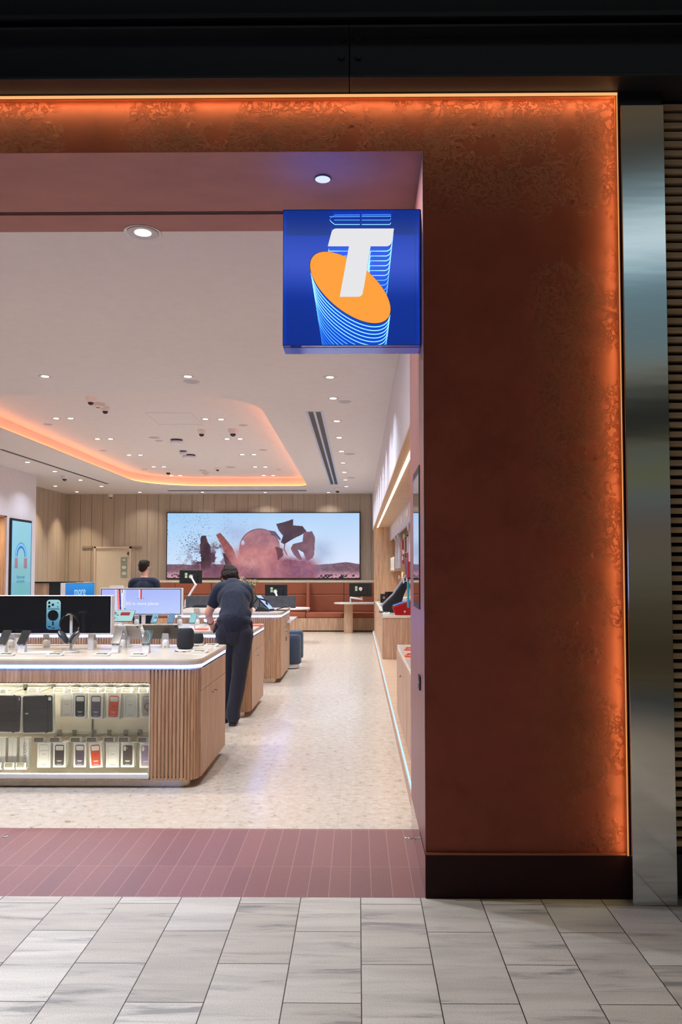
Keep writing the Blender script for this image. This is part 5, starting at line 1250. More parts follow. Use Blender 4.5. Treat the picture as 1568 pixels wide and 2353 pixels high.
# video wall
v0, v1 = at(382,1330,22.05), at(828.5,1177,22.05)
cx, cz, vw, vh = (v0.x+v1.x)/2, (v0.z+v1.z)/2, v1.x-v0.x, v1.z-v0.z
g = thing('video_wall', 'wide video wall showing dust and slabs bursting over red desert', 'screen', (cx,22.09,v0.z)); O = Vector((cx,22.09,v0.z))
b = MB(O); b.box(v0.x,v1.x,22.03,22.095,v0.z,v1.z); b.build('bezel', BLACK, g, bev=.003)
def pic_desert(u, v):
    X = 8+u*1520; Y = 58+(1-v)*520                       # sheet coordinates of the picture
    nz = fbm(X/46., Y/46., 1, 6); n2 = fbm(X/110., Y/110., 9, 5); n3 = fbm(X/17., Y/17., 21, 4)
    Xd = X+(nz-.5)*22; Yd = Y+(n3-.5)*20
    t = (Y-58)/520
    r = 160+58*t+16*u; g_ = 206+26*t+4*u; b_ = 246+8*t
    def put(mask, c):
        nonlocal r, g_, b_
        mask = np.clip(mask, 0, 1)*1.; r = r*(1-mask)+c[0]*mask; g_ = g_*(1-mask)+c[1]*mask; b_ = b_*(1-mask)+c[2]*mask
    hz = 470+np.where(X > 1200, -8+8*np.sin(X/60.), 0)+(n2-.5)*14
    put(Y > hz, (92+60*n3, 72+38*n3, 92+24*n3)); gr = np.clip((Y-515)/45., 0, 1)
    put(gr, (188+40*n3, 132+44*n3, 152+30*n3)); put((Y > 548) & (n3 > .52) & ((X > 1180) | (X < 260)), (52,36,54))
    sp = (vnoise(X/5., Y/5., 33) > .93-.22*np.exp(-(((X-215)/85.)**2+((Y-330)/130.)**2))-.04*np.exp(-((X-260)/260.)**2)) & (Y < 470)
    put(sp & (X < 700), (60,84,112))
    haze = np.exp(-(((X-600)/150.)**2+((Y-210)/90.)**2))*(n2*1.3-.2); put(haze*.7, (150,160,205))
    haze = np.exp(-(((X-1230)/80.)**2+((Y-380)/110.)**2))*n2*1.4; put(haze*.6, (140,156,190))
    dk = lambda k: (72+k*(nz-.5), 48+k*.7*(nz-.5), 60+k*.6*(nz-.5))
    cl = np.clip((nz-.42)*7, 0, 1)*np.exp(-(((X-330)/120.)**2+((Y-440)/85.)**2))*1.7; put(cl, (84,58,76))
    put(inpoly(Xd, Yd, [(268,250),(290,236),(318,236),(330,290),(352,335),(358,400),(345,520),(275,520)]), dk(60))
    put(np.exp(-(((X-400)/60.)**2+((Y-325)/26.)**2))*np.clip((n3-.35)*5,0,1), (92,62,72))
    put(inpoly(Xd*.5+X*.5, Yd*.5+Y*.5, [(450,380),(500,380),(560,520),(480,520)]), (66,44,58))
    put(inpoly(Xd*.3+X*.7, Yd*.3+Y*.7, [(393,232),(428,215),(470,265),(525,335),(600,510),(545,500),(470,390),(430,300)]), (150+70*(n3-.5), 88+50*(n3-.5), 88+40*(n3-.5)))
    R_ = np.hypot((X-740)/165., (Y-345)/165.)
    s = np.clip((1.0-R_)*24, 0, 1)
    put(s, (170+60*(nz-.5), 118+50*(nz-.5), 128+40*(nz-.5)))
    put(np.clip((1-np.abs(R_-.965)*26),0,1)*(Y < 300), (104,76,100))
    put(np.clip(1-np.hypot((X-606)/18., (Y-296)/26.), 0, 1)*2, (188,206,236))
    put(inpoly(Xd*.3+X*.7, Y, [(815,196),(862,205),(905,262),(902,282),(868,245),(830,235)]), (96,74,104))
    put(inpoly(Xd*.2+X*.8, Yd*.2+Y*.8, [(868,145),(905,138),(1005,106),(1003,155),(1078,163),(1112,205),(1070,232),(1000,268),(932,308),(906,292),(924,240),(893,200)]), (66+50*(nz-.5), 46+30*(nz-.5), 62+20*(nz-.5)))
    put(np.abs(X-(1000-(Y-280)*.45)-8*np.sin(Y/18.)-40) < 2.6 if False else (inpoly(X, Y, [(935,305),(943,305),(936,345),(962,396),(955,398),(928,348)])), (70,52,72))
    pr = inpoly(Xd*.4+X*.6, Yd*.4+Y*.6, [(1085,212),(1152,203),(1176,255),(1174,380),(1160,420),(1118,442),(1095,400),(1082,370),(1040,352),(1078,430),(1052,437),(1004,385),(984,340),(1000,308),(1078,285)])
    put(pr, (124+60*(nz-.5), 88+44*(nz-.5), 100+36*(nz-.5)))
    d = np.exp(-(((X-740)/215.)**4+((Y-500)/175.)**4)); put(np.clip(d*1.7*(n2+.28), 0, 1)*np.clip((Y-215)/150.,0,1), (190+46*(nz-.5), 122+50*(nz-.5), 126+46*(nz-.5)))
    d = np.exp(-(((X-1010)/175.)**4+((Y-545)/118.)**4)); put(np.clip(d*2.3*(nz+.30), 0, 1), (156+60*(n2-.5)+40*(n3-.5), 96+50*(n2-.5)+30*(n3-.5), 108+50*(n2-.5)))
    d = np.exp(-(((X-500)/240.)**4+((Y-560)/78.)**4)); put(np.clip(d*1.5, 0, 1)*.85, (134+90*(n2-.5), 84+60*(n2-.5), 102+40*(n2-.5)))
    d = np.exp(-(((X-840)/60.)**2+((Y-440)/80.)**2)); put(d*.0, (0,0,0))
    put(inpoly(Xd, Yd, [(862,330),(918,340),(922,400),(880,440)]), (104,64,76))
    d = np.exp(-(((X-660)/90.)**2+((Y-470)/80.)**2))*n3; put(d*.8, (226,176,168))
    return (r, g_, b_)
picture('screen', vw-.05, vh-.05, 600, 204, pic_desert, T(cx,22.028,cz) @ FRONT @ T(0,0,0), None).parent = g
for ch in g.children:
    if ch.name.startswith('screen'): ch.data.transform(Matrix.Translation(-O))
# rear bench with upholstered back
def bp(px, py, Y): return at(px, py, Y)
x0 = -6.1; x1 = .47
g = thing('banquette', 'long terracotta upholstered banquette with high back below the video wall', 'bench', (-2.8,21.4,0)); O = Vector((-2.8,21.4,0))
b = MB(O); b.box(x0,x1,21.12,21.75,.03,.36); b.build('timber_base', OAK, g)
b = MB(O); b.box(x0,x1,21.2,22.05,0,.03); b.build('kick', BLACK, g)
b = MB(O); b.box(x0,x1,21.70,22.098,1.285,1.345); b.build('capping_shelf', plain('capping', lin(222,206,180), .45), g, bev=.003)
b = MB(O); b.box(x0,x1,21.78,22.09,.36,1.285); b.build('back_box', BEIGE, g)
xs = [x0,-5.0,-4.0,-2.95,bp(560,1350,21.7).x-.3,bp(706,1350,21.7).x,bp(791,1350,21.7).x,x1]
for i in range(len(xs)-1):
    a, c = xs[i]+.004, xs[i+1]-.004
    b = MB(O); b.box(a,c,21.70,21.785,.965,1.28); b.build('upper_cushion', TERRA, g, bev=.018, seg=3)
    b = MB(O); b.box(a,c,21.67,21.785,.50,.958); b.build('lower_cushion', TERRA, g, bev=.025, seg=3)
    b = MB(O); b.box(a,c,21.10,21.70,.365,.50); b.build('seat_cushion', TERRA, g, bev=.03, seg=3)
xd = bp(709.5,1350,21.5).x
b = MB(O); b.box(xd-.04,xd+.04,21.20,21.70,.50,1.275); b.build('privacy_wing', TERRA, g, bev=.02, seg=3)
# consultation tables, monitors on arms, desk screens
def oval_table(x0, x1, Y, z, d, ped, label):
    g = thing('consultation_table', label, 'table', ((x0+x1)/2,Y,0), 0, 'pale oval consultation tables'); O = Vector(((x0+x1)/2,Y,0))
    n = 20; pts = []
    for k in range(n+1): a = PI/2+PI*k/n; pts.append((x0+d/2+d/2*math.cos(a), Y+d/2*math.sin(a)))
    for k in range(n+1): a = -PI/2+PI*k/n; pts.append((x1-d/2+d/2*math.cos(a), Y+d/2*math.sin(a)))
    b = MB(O); b.prism(pts, .035, T(0,0,z-.035)); b.build('tabletop', plain('pale_laminate', lin(232,222,208), .35), g, bev=.008)
    for (px0, px1) in ped: b = MB(O); b.box(px0,px1,Y-.10,Y+.20,0,z-.035); b.build('pedestal', OAK, g, bev=.003)
    return g
tR0 = bp(768,1386,20.0).x; oval_table(tR0, 1.02, 20.35, .79, .62, ((bp(790,1400,20.2).x, bp(811,1400,20.2).x),), 'pale oval table on an oak pedestal at the right end of the banquette') if False else oval_table(at(768,1386,20.75).x, .95, 20.72, .785, .60, ((at(791,1400,20.9).x, at(811,1400,20.9).x),), 'pale oval table on an oak pedestal at the right end of the banquette')
tL1 = bp(712,1397,17.9).x; tL0 = bp(425,1397,17.9).x
oval_table(tL0, tL1, 18.0, .775, .75, ((-3.75,-3.2),(-2.6,-2.2)), 'long pale table with grey desk screens behind the service counter')
def desk_screen(x0, x1, Y, z, h, label):
    g = thing('desk_screen', label, 'desk divider', ((x0+x1)/2,Y,z), 0, 'dark grey felt desk screens'); b = MB((0,0,0)); w = (x1-x0)/2; b.box(-w,w,-.015,.015,0,h); b.build('felt_panel', plain('felt_grey', lin(74,76,82), .95, var=.12), g, bev=.006)
    b = MB(); b.box(-w+.1,-w+.16,-.025,.025,-.0,.02); b.box(w-.16,w-.1,-.025,.025,0,.02); b.build('clamp', METAL, g)
xa = bp(427,1385,17.8).x; xb = bp(512,1385,17.8).x; desk_screen(xa, xb, 17.8, .7755, .27, 'dark grey felt desk screen left of the customer')
xa = bp(560,1385,17.8).x; xb = bp(680,1385,17.8).x; desk_screen(xa, xb, 17.8, .7755, .27, 'dark grey felt desk screen right of the vase')
def monitor(px0, px1, py0, py1, Y, label, base, elbow, att, rz=0, notes=True):
    p0, p1 = at(px0,py1,Y), at(px1,py0,Y); c = (p0+p1)/2; w = p1.x-p0.x; h = p1.z-p0.z; bx, by, bz = base
    g = thing('monitor', label, 'monitor', (bx,by,bz), 0, 'black monitors on white arms seen from behind'); O = Vector((bx,by,bz))
    b = MB(O); b.box(c.x-w/2,c.x+w/2,Y-.006,Y+.02,c.z-h/2,c.z+h/2); b.box(c.x-w*.30,c.x+w*.30,Y-.035,Y-.004,c.z-h*.32,c.z+h*.20); b.build('panel', plain('monitor_black', lin(20,20,22), .42), g, bev=.006)
    a = Vector(att); e = Vector(elbow); s0 = Vector((bx,by,bz))
    b = MB(O); b.lathe([(.05,.0),(.05,.012),(.022,.016),(.022,.13)], 16, T(*s0)); b.build('clamp_post', PHW, g)
    b = MB(O); b.tube([s0+Vector((0,0,.13)), e], .024, 10); b.build('lower_arm', PHW, g, smooth=True)
    b = MB(O); b.tube([e, a], .021, 10); b.ell(e, .03); b.cyl((a.x,a.y-.01,a.z), .045, .035, 16, 'y'); b.build('upper_arm', PHW, g, smooth=True)
    if notes:
        b = MB(O); x = c.x-w*.19; 
        for k in (0,1): b.box(x-.028,x+.028,Y-.0375,Y-.0355,c.z+.005+.062*k-.03,c.z+.005+.062*k+.025)
        b.build('asset_label', plain('green_label', lin(176,206,158), .5), g)
Yt = 20.1
monitor(803,855,1340,1371,Yt,'black monitor on a white arm over the right oval table', (at(806,1386,20.6).x,20.6,.7855), at(832,1377,20.2), at(829,1353,Yt-.045))
Yt = 18.5
monitor(609,660.5,1343,1374,Yt,'black monitor on a white arm behind the right grey desk screen', (at(617,1390,18.15).x,18.15,.776), at(640,1381,18.2), at(633,1359,Yt-.045))
Yt = 18.4
monitor(412.5,464.5,1310,1341,Yt,'black monitor raised on a white arm left of the customer, highest of the three', (at(426,1392,18.15).x,18.15,.776), at(450,1344,18.2), at(439,1325,Yt-.045))
# black task chair
p = at(466,1440,15.8); p.z = 0; g = thing('task_chair', 'black office chair behind the middle counter, left of the customer', 'chair', (p.x,15.8,0)); 
b = MB(); b.prism(rrect(-.165,.165,.44,.94,.09,6), .05, T(0,-.20,0) @ FRONT); b.build('backrest', plain('chair_black', lin(26,28,38), .7), g, bev=.015, seg=3)
b = MB(); b.prism(rrect(-.23,.23,-.2,.25,.07,5), .07, T(0,0,.43)); b.build('seat', MATS['chair_black'], g, bev=.02, seg=3)
b = MB(); b.cyl((0,0,.08), .03, .36, 12); b.build('gas_lift', METAL, g)
for k in range(5):
    a = 2*PI*k/5; b = MB(); b.tube([(0,0,.10),(.28*math.cos(a),.28*math.sin(a),.07)], [.022,.016], 8); f = b.build('base_leg', BLACK, g); b = MB(); b.ell((.28*math.cos(a),.28*math.sin(a),.03), (.028,.028,.03)); b.build('castor', BLACK, f, smooth=True)
# ottomans
OTT = cloth('ottoman_fabric', lin(44,58,78), lin(62,78,98), 60)
for (px, Y, r, lab) in ((672.5,13.25,.19,'dark blue-grey round ottoman with white base, nearer one beside the service counter'),(679,14.15,.19,'dark blue-grey round ottoman partly hidden behind the nearer one')):
    x = at(px,1500,Y).x; x = {13.25:-1.125+.005, 14.15:-1.145}[Y]
    if Y == 13.25: x = at(692,1500,Y-.0).x-r
    else: x = at(697.5,1490,Y).x-r
    g = thing('ottoman', lab, 'stool', (x,Y,0), 0, 'round ottomans'); b = MB(); b.lathe([(r*.96,.075),(r,.10),(r,.48),(r*.97,.525),(r*.88,.545),(.001,.55)], 36); b.build('upholstery', OTT, g, smooth=True); b = MB(); b.lathe([(r*.86,.012),(r*.86,.075)], 36); b.build('base_ring', WHITEP, g); b = MB(); b.lathe([(r*.80,0),(r*.80,.012)], 30); b.build('glide', BLACK, g)
# things on the service counter
Z3 = 1.0075
p = onz(573,1411,Z3); p = Vector((at(566,1400,11.85).x, 11.85, Z3)); g = thing('glass_vase', 'clear glass vase of dried flowers and greenery on the service counter', 'vase', p)
b = MB(); b.lathe([(.045,0),(.048,.01),(.048,.17),(.045,.17),(.045,.014),(.001,.012)], 20, cap=False); b.build('vase', glass('vase_glass', (.82,.88,.95), .09), g, smooth=True)
b = MB(); b.lathe([(.044,.014),(.044,.10),(.001,.10)], 20, cap=False); b.build('water', glass('vase_water', (.72,.80,.95), .05), g)
GRN = plain('leaf_green', lin(78,104,50), .6, var=.15); STR = plain('dry_stem', lin(128,138,84), .7); PNK = plain('dry_blossom', lin(206,190,160), .8, var=.1); ORG2 = plain('orange_blossom', lin(196,110,66), .8)
rnd = random.Random(4); groups = {'stems': MB(), 'leaves': MB(), 'pale_blossoms': MB(), 'orange_blossoms': MB()}
for k in range(80):
    a = rnd.uniform(0,2*PI); sp_ = rnd.uniform(.02,.17); hgt = rnd.uniform(.26,.47); top = Vector((sp_*math.cos(a)+.02, sp_*math.sin(a)*.7, hgt)); mid = Vector((top.x*.3, top.y*.3, hgt*.55))
    groups['stems'].tube([(top.x*.05,top.y*.05,.02), mid, top], .0024, 5)
    kind = rnd.random()
    if kind < .6:
        for j in range(9):
            t = .45+.55*j/9; c = mid.lerp(top, (t-.45)/.55); dr = Vector((rnd.uniform(-1,1),rnd.uniform(-1,1),rnd.uniform(.1,.8))).normalized()*.065; s_ = dr.cross(Vector((0,0,1))).normalized()*.012
            groups['leaves'].add([c, c+dr*.5+s_, c+dr, c+dr*.5-s_], [(0,1,2,3)])
    elif kind < .94:
        for j in range(7): groups['pale_blossoms'].ell(top+Vector((rnd.gauss(0,.018),rnd.gauss(0,.018),rnd.gauss(0,.022))), .0095, seg=6, rings=4)
    else: groups['orange_blossoms'].ell(top-Vector((0,0,.04)), (.022,.022,.035), seg=8, rings=6)
for nme, mt in (('stems',STR),('leaves',GRN),('pale_blossoms',PNK),('orange_blossoms',ORG2)): groups[nme].build(nme, mt, g)
# angled point-of-sale screens
def pos(x, y, z, label, w=.20, ln=.30, tilt=52, rz=.0, scr=(140,165,235)):
    g = thing('pay_terminal', label, 'terminal', (x,y,z), rz, 'tilted terminals on the service counter')
    M = T(0,0,.015) @ Matrix.Rotation(math.radians(tilt),4,'X')
    b = MB(); b.prism(rrect(-w/2,w/2,0,ln,.012,4), .012, M); b.build('tablet_body', BLACKG, g, bev=.001)
    b = MB(); b.prism(rrect(-w/2+.01,w/2-.01,.01,ln-.01,.004,2), .001, M @ T(0,0,.012)); b.build('screen', plain('terminal_glass', lin(*scr), .1, emit=lin(*scr), es=.35, var=0), g)
    b = MB(); b.box(-w*.4,w*.4,-.02,.10,0,.015); b.tube([(0,.06,.01),(0,.10,.15)], .014, 8); b.build('base', BLACK, g, bev=.002)
pos(at(625,1400,11.9).x, 11.85, Z3, 'tilted tablet terminal with pale blue screen on the service counter', w=.13, ln=.34, tilt=38, rz=math.radians(58))
g = thing('card_reader', 'black card reader with curved handset cord on the service counter', 'terminal', (at(603,1403,11.8).x, 11.75, Z3)); b = MB(); b.prism([(-.10,0),(.12,0),(.11,.025),(.02,.065),(-.06,.07)], .09, T(0,.045,0) @ FRONT); b.build('body', BLACK, g, bev=.004)
b = MB(); b.tube([(-.09,0,.03),(-.13,0,.10),(-.06,0,.19),(.03,-.01,.17),(.10,0,.14)], [.008,.008,.012,.013,.007], 8); b.tube([(-.04,.02,.06),(-.03,.02,.17)], .006, 6); b.build('cradle_arm', BLACKG, g, smooth=True)
g = thing('document_scanner', 'low black tray with a pale sheet at the right end of the service counter', 'tray', (at(640,1400,12.0).x, 12.0, Z3)); b = MB(); b.box(-.10,.13,-.08,.08,0,.010); b.build('base', BLACK, g, bev=.003); b = MB(); M = T(-.02,0,.012) @ Matrix.Rotation(math.radians(-16),4,'Y'); b.box(0,.15,-.05,.05,0,.012,M); b.build('lid', BLACKG, g, bev=.003)
# ---------------- rear door
d0, d1 = at(214,1456,22.05), at(302,1256,22.05)
DX0, DX1, DZ = d0.x, d1.x, d1.z
DM = plain('door_cream', lin(212,196,172), .5, var=.01); b = MB(); b.box(DX0+.05,DX1-.05,22.05,22.095,0,DZ-.05); dr = struct(b.build('door_1', DM))
b = MB(); b.box(DX0,DX0+.05,22.02,22.098,0,DZ); b.box(DX1-.05,DX1,22.02,22.098,0,DZ); b.box(DX0,DX1,22.02,22.098,DZ-.05,DZ); b.build('door_frame', plain('door_frame_cream', lin(206,186,166), .5), dr)
w0, w1 = at(277,1328,22.04), at(293,1280,22.04); b = MB(); b.box(w0.x,w1.x,22.042,22.05,w0.z,w1.z); b.build('vision_panel', plain('vision_glass', lin(150,156,136), .2), dr, bev=.004)
b = MB()
for k, (py, r) in enumerate(((1287,.035),(1304,.05),(1318,.05))): q = at(285,py,22.03); b.ell(q, (r*1.3,.008,r))
b.build('door_hardware', plain('seal_white', lin(206,206,190), .4), dr)
q = at(296,1272,22.04); b = MB(); b.cyl((q.x,22.05,q.z), .045, -.02, 18, 'y'); b.build('spy_hole', plain('dark_steel', lin(110,100,92), .3, .8), dr)
q0, q1 = at(294,1358,22.0), at(298,1335,22.0); b = MB(); b.box(q0.x,q1.x,22.03,22.05,q0.z-.1,q1.z); b.build('pull_handle', METAL, dr)
s_ = MB(); a = at(188,1260,22.05); c = at(212,1255,22.05); s_.box(a.x,c.x,22.07,22.0995,a.z,c.z); a = at(304,1260,22.05); c = at(325,1255,22.05); s_.box(a.x,c.x,22.07,22.0995,a.z,c.z); struct(s_.build('trim_9', plain('shadow_trim', lin(140,120,100), .6)))
s_ = MB(); s_.box(-8.15,DX0,22.04,22.1,1.02,1.28); s_.box(-8.15,-8.10,18,22.1,1.02,1.28); struct(s_.build('trim_10', plain('dado', lin(196,178,152), .5)))
p = at(268,1350,20.0); g = thing('white_case', 'small white device case showing above the lilac display', 'device', (p.x,20.0,0)); w = .34; b = MB(); b.prism(rrect(-w/2,w/2,p.z-.2,p.z+.05,.03,4), .08, T(0,.04,0) @ FRONT); b.build('case', WHITEP, g, bev=.006); b = MB(); b.box(-.03,.03,0,.03,0,p.z-.2); b.build('pole', WHITEP, g); b = MB(); b.lathe([(.16,0),(.16,.012)], 24); b.build('foot', WHITEP, g)
# ---------------- tall portrait screen on the left white wall
ax = -7.25
def wl(px, py):
    d = ray(px, py); t = ax/d.x; return Vector((ax, d.y*t, 1.6+d.z*t))
q0 = wl(22,1190); q1 = wl(69,1195); y0_, y1_ = q0.y, q1.y; zt_ = q0.z; zb_ = .72
g = thing('portrait_screen', 'tall portrait screen with a blue arch graphic on the left white wall', 'screen', (ax,(y0_+y1_)/2,zb_)); O = g.location.copy()
b = MB(O); b.box(ax,ax+.045,y0_,y1_,zb_,zt_); b.build('bezel', BLACK, g, bev=.003)
def pic_arch(u, v):
    r = 112+30*v+0*u; g_ = 178+20*v+0*u; b_ = 188+30*v+8*np.cos(u*6)
    def put(m, c, k=1.):
        nonlocal r, g_, b_
        m = m*k; r = r*(1-m)+c[0]*m; g_ = g_*(1-m)+c[1]*m; b_ = b_*(1-m)+c[2]*m
    X = (u-.47)*1.0; Y = (v-.60)*1.95; R_ = np.hypot(X/.30, (Y-.0)/.32) 
    up = Y > 0; put(up & (R_ < 1.0) & (R_ > .60), (20,150,215)); put(up & (R_ < .90) & (R_ > .80), (150,190,235)); put(up & (R_ < .72) & (R_ > .62), (14,90,150))
    for s in (-1,1):
        st = (np.abs(X-s*.235) < .08) & (Y > -.25) & (Y < -.02); put(st, (150,84,96), .85); put(st & (np.abs(((X*60) % 2)-1) < .35), (210,180,190), .5)
    return (r, g_, b_)
ML = Matrix(((0,0,1,0),(1,0,0,0),(0,1,0,0),(0,0,0,1)))      # x->+y, y->+z, facing +x
picture('screen', (y1_-y0_)-.06, zt_-zb_-.10, 80, 170, pic_arch, T(.0465,0,(zt_-zb_)/2) @ ML, g)
BT = emis('screen_blue_text', lin(40,104,176), 1.0); zc = wl(45,1331).z-zb_
text('caption', 'Discount movies\nwith Telstra Plus', .095, BT, T(.048,-.03,zc) @ ML, g, ext=.0003, font_scale=(.62,1))
# ---------------- right-hand counters
def wall_counter(y0, y1, zt, label):
    g = thing('wall_counter', label, 'counter', (.74,(y0+y1)/2,.1105)); O = g.location.copy()
    b = MB(O); b.box(.425,1.048,y0+.01,y1,.1105,zt-.045); b.build('carcass', OAK, g)
    b = MB(O); b.box(.418,1.048,y0,y1,zt-.045,zt); b.build('worktop', STONETOP, g, bev=.003)
    n = max(1, int((y1-y0)/1.6)); st = (y1-y0)/n
    for k in range(n):
        b = MB(O); b.box(.412,.425,y0+.015+st*k,y0+st*(k+1)-.005,.125,zt-.055); d = b.build('cabinet_door', OAK, g)
        for j in (-.03,.03):
            b = MB(O); b.lathe([(.005,0),(.010,.012),(.010,.02)], 10, T(.412,y0+st*(k+.5)+j,zt-.22) @ Matrix.Rotation(-PI/2,4,'Y')); b.build('knob', MATS['brass_knob'], d)
    return g
wall_counter(13.55, 19.95, .85, 'far oak counter in the right niche carrying the black stands')
wall_counter(5.15, 8.54, .815, 'near oak counter at the right edge with orange tickets on top')
for i, (y, x) in enumerate(((7.95,.55),(7.35,.52),(6.95,.58),(6.65,.55),(6.3,.55))):
    g = thing('orange_ticket', 'orange ticket frame on the near right counter, %s from the back' % ORD[i], 'price ticket', (x,y,.8155), -.25, 'orange ticket frames on the right counter')
    b = MB(); b.prism(rrect(-.085,.085,-.055,.055,.008,3), .012, Matrix.Rotation(math.radians(7),4,'X') @ T(0,0,.008), holes=[list(reversed(rrect(-.068,.068,-.038,.038,.003,2)))]); b.build('frame', MATS['orange_plastic'], g, bev=.001)
    b = MB(); b.box(-.068,.068,-.038,.038,.004,.010); b.build('ticket_display', INK, g)
# row of white tickets along the far counter edge
for i in range(9):
    y = 14.1+i*.58; g = thing('price_ticket', 'white ticket along the far right counter edge, %s from the front' % ORD[i], 'price ticket', (.50,y,.8505), -.1, 'white tickets along the far right counter'); b = MB(); b.prism(rrect(-.055,.055,-.10,.10,.006,2), .012, Matrix.Rotation(math.radians(4),4,'X') @ T(0,0,.004)); b.build('frame', TICK, g, bev=.001); b = MB(); b.box(-.035,.035,-.06,.06,.012,.0215); b.build('ticket_display', INK, g)
# big slanted black display stand and red terminal
g = thing('slanted_stand', 'large slanted black display stand with a pale screen edge on the far right counter', 'stand', (.66,14.6,.8505)); 
b = MB(); p0 = (.52-.66,-.1); 
prof = [(-.20,.0),(.0,.0),(.10,.06),(.16,.30),(.30,.62),(.235,.66),(.15,.55),(-.02,.30),(-.22,.10)]
b.prism(prof, .30, T(0,.1,0) @ FRONT); b.build('body', BLACK, g, bev=.01)
b = MB(); b.prism([(-.235,.11),(-.02,.315),(.155,.57),(.225,.67),(.212,.68),(.14,.585),(-.035,.33),(-.245,.13)], .26, T(0,.08,0) @ FRONT); b.build('screen_edge', plain('grey_glass', lin(150,152,160), .2), g)
b = MB(); b.box(-.28,-.02,-.16,.12,0,.012); b.build('foot_plate', BLACK, g, bev=.002)
g = thing('red_terminal', 'red wedge-shaped terminal with a blue glass top at the counter end', 'terminal', (.80,13.75,.8505)); b = MB(); b.prism([(-.165,0),(.20,0),(.20,.24),(.13,.255),(-.215,.135)], .30, T(0,.16,0) @ FRONT); b.build('body', plain('gloss_red', lin(168,14,22), .15), g, bev=.01)
b = MB(); b.prism([(-.20,.150),(.125,.268),(.120,.276),(-.205,.158)], .28, T(0,.15,0) @ FRONT); b.build('glass_top', plain('blue_glass_top', lin(120,160,225), .08, emit=lin(90,130,210), es=.3), g)
b = MB(); b.cyl((-.005,-.142,.06), .018, -.004, 14, 'y'); b.build('badge', plain('badge', lin(214,190,214), .4), g)
for i, (x, y, z0_, w, h, d, rz, lab, mt) in enumerate(((.60,18.6,.8505,.16,.22,.2,0,'black boxy speaker at the back of the far right counter',BLACK),(.70,17.4,.8505,.20,.30,.18,.2,'black camera-like device in front of the boxy speaker',BLACKG))):
    g = thing('black_device', lab, 'device', (x,y,z0_), rz); b = MB(); b.box(-w/2,w/2,-d/2,d/2,.0,h); b.build('body', mt, g, bev=.012); b = MB(); b.cyl((0,-d/2,h*.62), .03, -.012, 16, 'y'); b.build('dial', METAL, g, smooth=True)
g = thing('white_dock', 'pale angled device dock behind the red terminal', 'dock', (.86,15.6,.8505)); b = MB(); b.prism([(-.14,0),(.16,0),(.16,.26),(-.02,.22)], .3, T(0,.15,0) @ FRONT); b.build('body', WHITEP, g, bev=.01); b = MB(); b.tube([(-.02,0,.22),(-.03,-.05,.4),(.0,-.1,.55)], .006, 6); b.build('cable', WHITEP, g)
# hanging goods and shelf on the niche back wall
g = thing('display_shelf', 'pale shelf box carrying a row of white cartons in the right niche', 'shelf', (.9,18.8,1.60)); O = g.location.copy()
b = MB(O); b.box(.80,1.049,17.6,19.96,1.60,1.625); b.build('board', OAKH, g); b = MB(O); b.box(.80,1.049,17.6,17.62,1.625,2.0); b.build('end_cheek', OAK, g)
for k in range(7):
    q = thing('white_carton', 'white carton in the shelf row of the right niche, %s from the end panel' % ORD[k], 'box', (.88,19.75-k*.32,1.6255), 0, 'white cartons on the niche shelf'); b = MB(); b.box(-.07,.12,-.12,.12,0,.30); b.build('carton', CARTON, q, bev=.003); b = MB(); b.box(-.0705,-.0700,-.08,.08,.05,.24); b.build('front_print', plain('carton_tint', lin(214,204,196), .5), q)
area('shelf_lamp', (.93,19.0,1.59), .04, 3, (1,.80,.55), target=(.93,19.0,0))
for k, y in enumerate((17.2,16.1,12.75)):
    q = thing('upright_divider', ('white upright divider beside the shelf in the right niche','white upright divider left of the red packs in the right niche','white upright divider nearest the entrance in the right niche')[k], 'divider', (.84,y,1.66 if k < 2 else 1.75)); z_ = .70 if k < 2 else .60; b = MB(); b.box(-.03,.02,-.02,.02,0,z_); b.build('panel', plain('divider_white', lin(226,222,232), .4), q, bev=.003); b = MB(); b.box(-.05,-.03,-.05,.05,z_-.10,z_); b.build('clip', PHW, q, bev=.004)
CR = plain('crimson_pack', lin(190,30,58), .35); TE = plain('teal_pack', lin(40,150,170), .35); DB = plain('petrol_pack', lin(24,64,96), .4); LP = plain('pale_pack', lin(206,188,186), .5)
def hang(x, y, z, w, h, mt, lab, n=1):
    q = thing('hanging_pack', lab, 'pack', (x,y,z), 0, 'packs hanging on the niche back wall'); b = MB(); b.box(-.05,-.02,-w/2,w/2,-h,0); b.build('pack', mt, q, bev=.004); b = MB(); b.tube([(-.10,0,.01),(1.033-x,0,.01)], .004, 6); b.box(-.12,-.10,-.04,.04,-.02,.05); b.build('hook', PHW, q)
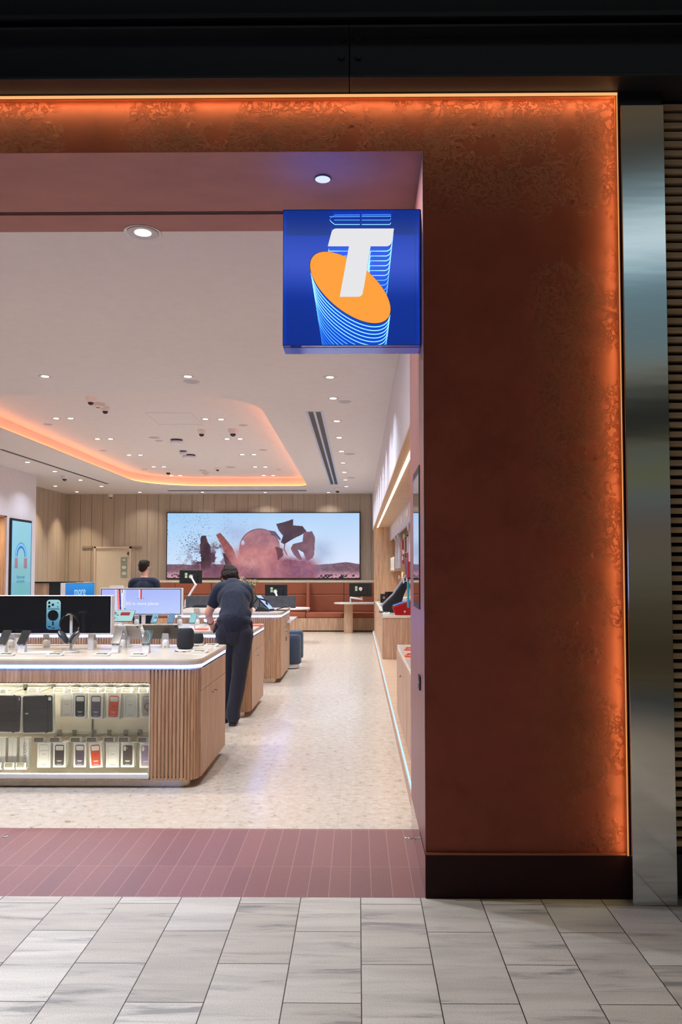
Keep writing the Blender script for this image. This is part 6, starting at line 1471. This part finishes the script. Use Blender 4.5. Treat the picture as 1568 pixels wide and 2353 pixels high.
for (x, y, z, w, h, mt, lab) in ((.90,15.5,2.20,.30,.46,CR,'crimson pack hanging in the upper row of the right niche'),(.95,14.6,2.22,.34,.28,LP,'pale striped pack right of the crimson one in the right niche'),(.92,14.5,1.82,.30,.36,DB,'petrol blue pack in the middle row of the right niche'),(.86,13.2,1.90,.16,.42,CR,'bright crimson pack at the near end of the middle row'),(.86,13.15,1.42,.16,.42,TE,'teal pack in the lower row at the near end'),(.97,14.1,1.44,.5,.06,LP,'pale slim pack under the petrol one'),(.95,16.3,1.46,.2,.2,LP,'small pale pack beside the slanted stand')):
    hang(x, y, z, w, h, mt, lab)
g = thing('perforated_panel', 'dark perforated back panel behind the hanging packs', 'panel', (1.04,14.5,1.25)); b = MB(g.location); b.box(1.035,1.048,12.9,17.5,1.25,2.36); b.build('panel', plain('dark_back', lin(70,52,48), .7), g)
# reveal screen and access reader
g = thing('reveal_screen', 'dark glossy portrait screen set in the mauve reveal', 'screen', (.331,4.47,1.40)); O = Vector((.331,4.47,1.40))
b = MB(O); b.box(.326,.3308,4.255,4.70,1.395,2.17); b.build('bezel', BLACK, g, bev=.003); b = MB(O); b.box(.3255,.326,4.275,4.68,1.425,2.13); b.build('screen', plain('dark_mirror', lin(196,200,210), .03, 1.0, var=0), g)
g = thing('access_reader', 'small black access reader on the mauve reveal', 'reader', (.331,4.28,.97)); b = MB(); b.prism(rrect(-.05,.05,0,.075,.008,4), .008, Matrix(((0,0,-1,0),(-1,0,0,0),(0,1,0,0),(0,0,0,1)))); b.build('body', BLACK, g, bev=.001); b = MB(); b.box(-.0086,-.0080,-.012,.012,.03,.045); b.build('indicator', plain('reader_led', lin(60,70,80), .2), g)
# floor studs on the red tiles
for px, py, lab in ((12,1922,'steel floor stud on the red tiles at the left'),(935,1925,'steel floor stud beside the glass door track'),(966,1926,'steel floor stud against the mauve reveal')):
    p = onz(px, py, 0); p.x = min(p.x, .31); g = thing('floor_stud', lab, 'floor fitting', p, 0, 'steel floor studs'); b = MB(); b.lathe([(.018,0),(.017,.003),(.010,.005)], 18); b.build('plate', METAL, g); b = MB(); b.lathe([(.005,.005),(.004,.0062)], 10); b.build('centre_pin', BLACK, g)
bpy.context.view_layer.update()
